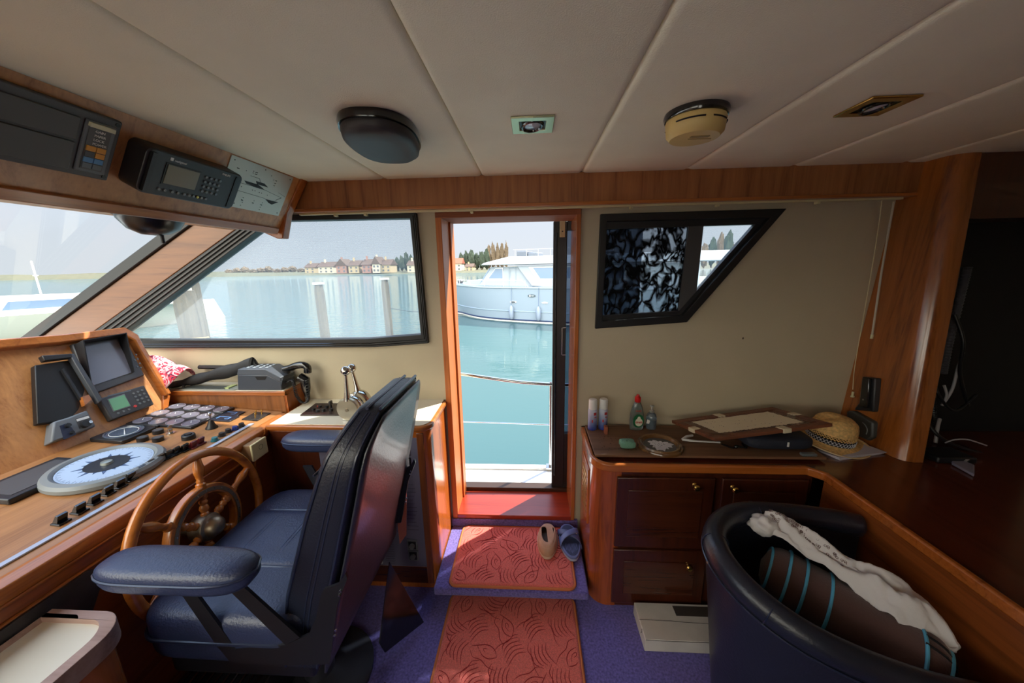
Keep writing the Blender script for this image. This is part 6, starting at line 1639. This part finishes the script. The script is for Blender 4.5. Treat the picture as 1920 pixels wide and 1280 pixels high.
pane([(4.42, 2.06), (8.2, 2.06), (8.2, 2.56), (4.05, 2.56)], .32)
m = MB()
for a, b in (((2.72, 1.70), (2.72, 2.58)), ((3.08, 1.9), (3.08, 2.58)), ((2.72, 2.58), (3.08, 2.58)), ((2.78, 2.1), (2.78, 2.5))): m.tube([MC(a[0], .44, a[1]), MC(b[0], .44, b[1])], .010, 4)
obj('door_outline', m, plain('grey_line', rgb(166, 178, 192), .4), mc)
m = MB().prism([MC(1.02, .46, 1.80), MC(1.60, .47, 2.56), MC(1.66, .47, 2.56), MC(1.10, .46, 1.80)], n_ * 2.55); obj('windscreen', m, GLS, mc)
# roof with overhang
m = MB().prism([MC(1.30, .15, 2.72), MC(1.45, .15, 2.82), MC(2.7, .4, 3.10), MC(12, .4, 3.10), MC(12, .15, 2.72)], n_ * 3.1); obj('roof', m, plain('white_roof', rgb(170, 178, 186), .4), mc, bevel=.03)
m = MB().box((0, 0, 0), (1, 1, 1)); m.v = [MC(2.9 + p.x * .55, 1.0 + p.y * .8, 3.10 + p.z * .26) for p in m.v]; obj('roof_locker', m, plain('grey_canvas', rgb(96, 104, 116), .6), mc, bevel=.04)
m = MB().box((0, 0, 0), (1, 1, 1)); m.v = [MC(3.5 + p.x * .5, 1.0 + p.y * .8, 3.10 + p.z * .18) for p in m.v]; obj('roof_locker', m, plain('grey_canvas_b', rgb(104, 112, 124), .6), mc, bevel=.04)
m = MB()
for s in (3.0, 3.6, 4.2, 4.8, 5.6): m.tube([MC(s, .6, 3.1), MC(s, .6, 3.42)], .012, 6)
m.tube([MC(2.9, .6, 3.42), MC(6, .6, 3.42)], .012, 6); obj('roof_railing', m, STEEL, mc)
m = MB()
for s in (-.4, .5, 1.5, 2.6, 3.75): m.tube([MC(s, CL - hb(s, 1) + .05, 1.68), MC(s, CL - hb(s, 1) + .05, 1.98)], .010, 6)
m.tube([MC(s, CL - hb(s, 1) + .05, 1.98) for s in (-.6, -.2, .2, .6, 1, 1.5, 2, 2.6, 3.6)] + [MC(3.9, .05, 1.70)], .012, 6); obj('foredeck_railing', m, plain('white_rail', rgb(226, 230, 236), .3), mc)
m = MB().ball(MC(-.75, CL - .4, 1.85), (.16, .16, .12), 10); obj('anchor_winch', m, DGREY, mc)
def oval(s, z, rs, rz, mt, nm, y=-.012, ring=None):
    yy_ = 0
    def P_(k, sc_=1): a = 2 * PI * k / 24; return MC(s + rs * sc_ * math.cos(a), CL - hb(s, (z + .4) / 2.06) + y, z + rz * sc_ * math.sin(a))
    m = MB().prism([P_(k) for k in range(24)], n_ * .02); o_ = obj(nm, m, mt, mc)
oval(3.13, .95, .17, .05, WHITEP, 'porthole', -.02); oval(3.13, .95, .12, .035, plain('porthole_glass', rgb(50, 62, 76), .1), 'porthole', -.03)
oval(4.10, 1.27, .20, .07, plain('dark_emblem', rgb(70, 84, 96), .3), 'emblem', -.02); oval(4.02, 1.27, .035, .045, WHITEP, 'emblem_mark', -.03); oval(4.15, 1.27, .08, .025, plain('emblem_grey', rgb(150, 160, 168), .3), 'emblem_mark', -.03)
oval(4.75, .96, .15, .035, WHITEP, 'vent', -.02)
for s in (3.07, 4.47):
    y_ = CL - hb(s, .6) - .12
    m = MB().lathe([(.0001, -.30), (.06, -.28), (.11, -.18), (.11, .22), (.07, .32), (.02, .38)], MC(s, y_, .42), (0, 0, 1), 16); f_ = obj('fender', m, plain('fender_grey', rgb(132, 146, 168), .5), mc)
    m = MB().tube([MC(s, y_, .78), MC(s, CL - hb(s, 1) - .03, 1.66)], .010, 6); obj('fender_line', m, plain('blue_line', rgb(92, 112, 146), .6), f_)

# mooring piles
PIL = wood('weathered_pile', rgb(108, 100, 86), rgb(66, 62, 56), 'Z', .8, 0.0, .5)
def pile(px, py, Yp, rad, lab, cap=True, rope=False):
    top_ = AT(px, py, Y=Yp); t = thing('mooring_pile', lab, 'mooring pile', (top_.x, Yp, WZ), 0, 'wooden mooring piles')
    zt_ = top_.z
    m = MB().lathe([(rad, -1.5), (rad, zt_ - WZ - .25), (rad * .75, zt_ - WZ)], (top_.x, Yp, WZ), (0, 0, 1), 8); obj('pile_shaft', m, PIL, t, angle=20)
    if cap: m = MB().cyl((top_.x, Yp, zt_), (0, 0, 1), rad * 1.15, .06, 10); obj('pile_cap', m, WHITEP, t)
    if rope:
        m = MB()
        for k in range(4): m.torus((top_.x, Yp, zt_ - .9 - k * .06), (.15 * math.sin(k), .1, 1), rad * 1.08, .022, 20, 6)
        obj('rope_turn', m, plain('old_rope', rgb(150, 136, 96), .9), t)
    return t, top_
_, t1 = pile(597, 533, 11.0, .15, 'weathered mooring pile, left of the two standing alone in the water', True)
_, t2 = pile(721, 524, 13.0, .15, 'weathered mooring pile right of its twin, with a rope tied to it', True)
pile(345, 545, 6.2, .19, 'thick mooring pile with rope turns, lower left behind the side window', False, True)
pile(364, 522, 13.0, .13, 'thin distant mooring pile just left of the thick roped pile', True)
m = MB().tube(smoothpath([t2 + V((0, 0, -1.05)), t2 + V((1.2, -.2, -1.20)), t2 + V((2.5, -.5, -1.0))], 8), .012, 6); o = obj('mooring_line', m, plain('mooring_rope', rgb(70, 76, 84), .8)); tag(o, 'slack mooring line running right from the second lone pile', 'rope')
t = thing('dock_ladder', 'low wooden jetty end with posts at the bottom left of the side window', 'jetty', (-10, 7.0, WZ))
m = MB().box((-14, 6.6, -.55), (-6.4, 8.2, -.43)); obj('jetty_deck', m, PIL, t)
m = MB()
for x in (-13, -11, -9, -6.7): m.cyl((x, 6.7, WZ - .5), (0, 0, 1), .09, 1.1, 8)
obj('jetty_post', m, PIL, t)
m = MB().box((-8.6, 6.9, -.43), (-7.6, 7.5, -.05)); o = obj('dock_box', m, plain('blue_box', rgb(110, 132, 170), .5), bevel=.02); tag(o, 'pale blue dock box on the jetty at lower left', 'box')

# white boats seen through the windscreen
def yacht(x, y, L_, rz, lab, k=1.0):
    t = thing('moored_yacht', lab, 'boat', (x, y, WZ), rz)
    c_, s__ = math.cos(rz), math.sin(rz); YT = lambda a, b, z: V((x + a * c_ - b * s__, y + a * s__ + b * c_, WZ + z))
    WH = plain('yacht_white', rgb(236, 230, 216), .35)
    def f(u, v):
        a = lerp(-L_ / 2, L_ / 2, u); w_ = L_ * .15 * (1 - max(0, (u - .45) / .55) ** 2); sd = (v - .5) * 2; return YT(a + .06 * L_ * (1 - abs(sd)) * u, w_ * math.copysign(abs(sd) ** .5, sd), (.0 if abs(sd) < .3 else lerp(-.1, 1.1 * k, (abs(sd) - .3) / .7)))
    m = MB().grid(f, 16, 13); obj('hull', m, WH, t)
    m = MB().prism([YT(a, -L_ * .14, z) for a, z in ((-L_ * .5, 1.0 * k), (L_ * .42, 1.1 * k), (L_ * .42, 1.14 * k), (-L_ * .5, 1.05 * k))], YT(0, L_ * .28, 0) - YT(0, 0, 0)); obj('deck', m, WH, t)
    m = MB().prism([YT(a, -L_ * .11, z * k) for a, z in ((-L_ * .3, 1.0), (L_ * .22, 1.05), (L_ * .10, 1.75), (-L_ * .26, 1.8))], YT(0, L_ * .22, 0) - YT(0, 0, 0)); obj('cabin', m, WH, t, bevel=.05)
    m = MB().prism([YT(a, -L_ * .112, z * k) for a, z in ((-L_ * .22, 1.3), (L_ * .14, 1.3), (L_ * .08, 1.6), (-L_ * .2, 1.62))], YT(0, L_ * .224, 0) - YT(0, 0, 0)); obj('window_band', m, GLS, t)
    m = MB().tube([YT(-L_ * .1, 0, 1.75 * k), YT(-L_ * .1, 0, 3.2 * k)], .03, 6); m.tube([YT(-L_ * .1, -.4, 2.6 * k), YT(-L_ * .1, .4, 2.6 * k)], .02, 6); obj('mast', m, WHITEP, t)
    return t
yacht(-20.5, 14.8, 10, R(65), 'cream white motor yacht seen through the windscreen at far left')
yacht(-52, 46, 9, R(20), 'small white yacht lying far off beyond the windscreen corner')
yacht(17, 45, 9, R(190), 'white yacht with a green reflection seen through the right hand window')
# own pulpit rail beyond the windscreen
m = MB().tube(smoothpath([(-6.2, 2.0, .95), (-7.2, 1.7, 1.05), (-7.8, 1.0, 1.15), (-7.6, 1.7, .6)], 8), .02, 8); o = obj('bow_rail', m, STEEL); tag(o, 'bow rail of this boat seen through the lower windscreen', 'railing')

# ------------------------------------------------------------------ far shore
GR = plain('shore_grass', rgb(84, 84, 64), .9, var=.3, vs=.4)
m = MB()
def shf(u, v):
    x = lerp(-620, 420, u); y = lerp(176, 300, v); h = (.5 + 2.2 * v + 1.6 * noise.noise(V((x * .02, y * .02, 0))) * v) if v > 0 else -.3
    return V((x, y + 8 * noise.noise(V((x * .008, 0, 3))), WZ + h))
m.grid(shf, 90, 8); o = obj('far_shore', m, GR); tag(o, 'grassy far shore beyond the open water', 'shore')
o['kind'] = 'structure'
del o['label'], o['category']
BRK = [plain('house_white', rgb(190, 182, 166), .8), plain('house_pink', rgb(150, 112, 102), .8), plain('house_cream', rgb(170, 154, 126), .8)]
ROO = [plain('roof_brown', rgb(84, 66, 56), .8), plain('roof_red', rgb(140, 78, 58), .8)]
DKW = plain('house_window', rgb(76, 84, 98), .3)
def house(px, wpx, hpx, Yh, wall, roof, lab, kind=0):
    base = AT(px, 512, Y=Yh); z0 = WZ + .6; w_ = wpx / FPX * Yh; h_ = hpx / FPX * Yh * .58; x0_ = base.x - w_ / 2
    t = thing('shore_house', lab, 'house', (base.x, Yh, z0), 0, 'houses on the far shore')
    m = MB().box((x0_, Yh, z0), (x0_ + w_, Yh + 9, z0 + h_)); obj('walls', m, wall, t)
    rh = hpx / FPX * Yh * .42
    if kind: m = MB().prism([(x0_ - .4, Yh - .4, z0 + h_), (x0_ + w_ + .4, Yh - .4, z0 + h_), (x0_ + w_ / 2, Yh - .4, z0 + h_ + rh * 1.2)], (0, 9.8, 0)); 
    else: m = MB().prism([(x0_ - .4, Yh - .6, z0 + h_), (x0_ - .4, Yh + 4.5, z0 + h_ + rh), (x0_ - .4, Yh + 9.6, z0 + h_)], (w_ + .8, 0, 0))
    obj('roof', m, roof, t)
    m = MB(); n = max(2, int(w_ / 2.6))
    for k in range(n):
        for f_ in (0.18, .62):
            xx = x0_ + w_ * (k + .5) / n; m.box((xx - .5, Yh - .05, z0 + h_ * f_), (xx + .5, Yh + .02, z0 + h_ * f_ + h_ * .24))
    obj('windows', m, DKW, t)
    m = MB().box((x0_ + w_ * .2, Yh + 3.6, z0 + h_ + rh * .5), (x0_ + w_ * .2 + .8, Yh + 4.4, z0 + h_ + rh * 1.5)); obj('chimney', m, wall, t)
HH = [(582, 20, 20, 200, 2, 0, 'cream far house, the left end of the row'), (612, 30, 22, 195, 0, 0, 'long low white far house second from the left'), (641, 20, 25, 190, 1, 1, 'pink gabled far house with a pointed gable'), (664, 20, 24, 188, 2, 0, 'cream far house right of the pink gable'), (688, 17, 26, 186, 1, 0, 'pink far house in the middle of the row'), (706, 14, 28, 184, 0, 1, 'bright white gabled far house near the middle'), (724, 19, 25, 186, 2, 0, 'brownish roofed far house left of the trees'), (775, 22, 22, 190, 0, 0, 'white far house just beside the window edge'), (851, 30, 24, 200, 0, 0, 'white far house with a red roof seen through the doorway'), (880, 14, 14, 198, 2, 0, 'small cream far house below the doorway trees')]
for k, (px, w__, h__, yh, wl_, kd, lab) in enumerate(HH): house(px, w__, h__, yh, BRK[wl_], ROO[1] if k in (8,) else ROO[0], lab, kd)
LEAF = plain('dark_evergreen', rgb(54, 66, 54), .9, var=.4, vs=.6); BARE = plain('bare_crown', rgb(104, 90, 74), .95, var=.3, vs=.8); TRK = plain('tree_trunk', rgb(86, 72, 60), .9)
rnd = random.Random(8)
def tree(px, Yt, hpx, wpx, mat, lab, grp):
    b_ = AT(px, 512, Y=Yt); z0 = WZ + .8; H_ = hpx / FPX * Yt; Wd_ = wpx / FPX * Yt
    t = thing('shore_tree', lab, 'tree', (b_.x, Yt, z0), 0, grp); sd = rnd.uniform(0, 99)
    def f(u, v):
        th = PI * u; a_ = 2 * PI * v; d_ = V((math.sin(th) * math.cos(a_), math.sin(th) * math.sin(a_), math.cos(th)))
        r_ = 1 + .45 * noise.noise(d_ * 2.6 + V((sd, 0, 0))) + .25 * noise.noise(d_ * 7 + V((sd, 3, 0)))
        return V((b_.x + d_.x * Wd_ / 2 * r_, Yt + d_.y * Wd_ / 2 * r_, z0 + H_ * .55 + d_.z * H_ * .45 * r_))
    m = MB().grid(f, 18, 22, cv=True); obj('crown', m, mat, t)
    m = MB().cyl((b_.x, Yt, z0 - .5), (0, 0, 1), .35, H_ * .5, 8); obj('trunk', m, TRK, t)
NTH = ['leftmost', 'second from the left', 'third from the left', 'fourth from the left', 'fifth from the left', 'sixth from the left', 'seventh from the left', 'eighth from the left', 'ninth from the left', 'tenth from the left']
for k in range(6): tree(738 + k * 8.5, 206 + 3 * (k % 2), 32 - 3 * abs(k - 3), 9, LEAF, 'dark evergreen right of the far white houses, ' + NTH[k], 'evergreens behind the far houses')
for k in range(6): tree(866 + k * 9.5, 215 + 3 * (k % 2), 30 + 3 * (k % 3), 11, LEAF, 'dark rounded far tree seen through the doorway, ' + NTH[k], 'trees seen through the doorway')
for k in range(5): tree(918 + k * 8, 228, 44 + 3 * (k % 2), 7.5, BARE, 'bare brownish far tree behind the cruiser, ' + NTH[k], 'bare trees behind the cruiser')
for k in range(10): tree(430 + k * 15, 230 + 5 * (k % 3), 9 + 2 * (k % 3), 13, BARE, 'low bare shrub on the far left shore, ' + NTH[k], 'low shrubs on the far left shore')
for k in range(9): tree(1318 + k * 14, 170 + 6 * (k % 3), 40 + 6 * (k % 4), 13, LEAF if k % 2 else BARE, 'tall far tree through the right hand window, ' + NTH[k], 'trees seen through the right window')

# own foredeck and an unseen deck behind the camera, added to bounce sunlight inside
m = MB().prism([(-3.12, -1.9, .90), (-3.12, 1.9, .90), (-5.5, 1.7, .88), (-7.2, .9, .90), (-8.0, 0, .92), (-7.2, -.9, .90), (-5.5, -1.7, .88)], (0, 0, .08)); o = obj('foredeck', m, GEL); tag(o, 'white foredeck of this boat added ahead of the windscreen to bounce sunlight inside', 'deck')
m = MB().box((-9, -9.5, -.2), (7, -2.3, .35)); o = obj('bounce_pontoon', m, plain('pale_bounce_deck', rgb(216, 208, 192), .8, var=.1, vs=6)); tag(o, 'pale deck added unseen behind the camera to bounce sunlight into the cabin', 'bounce_pontoon')
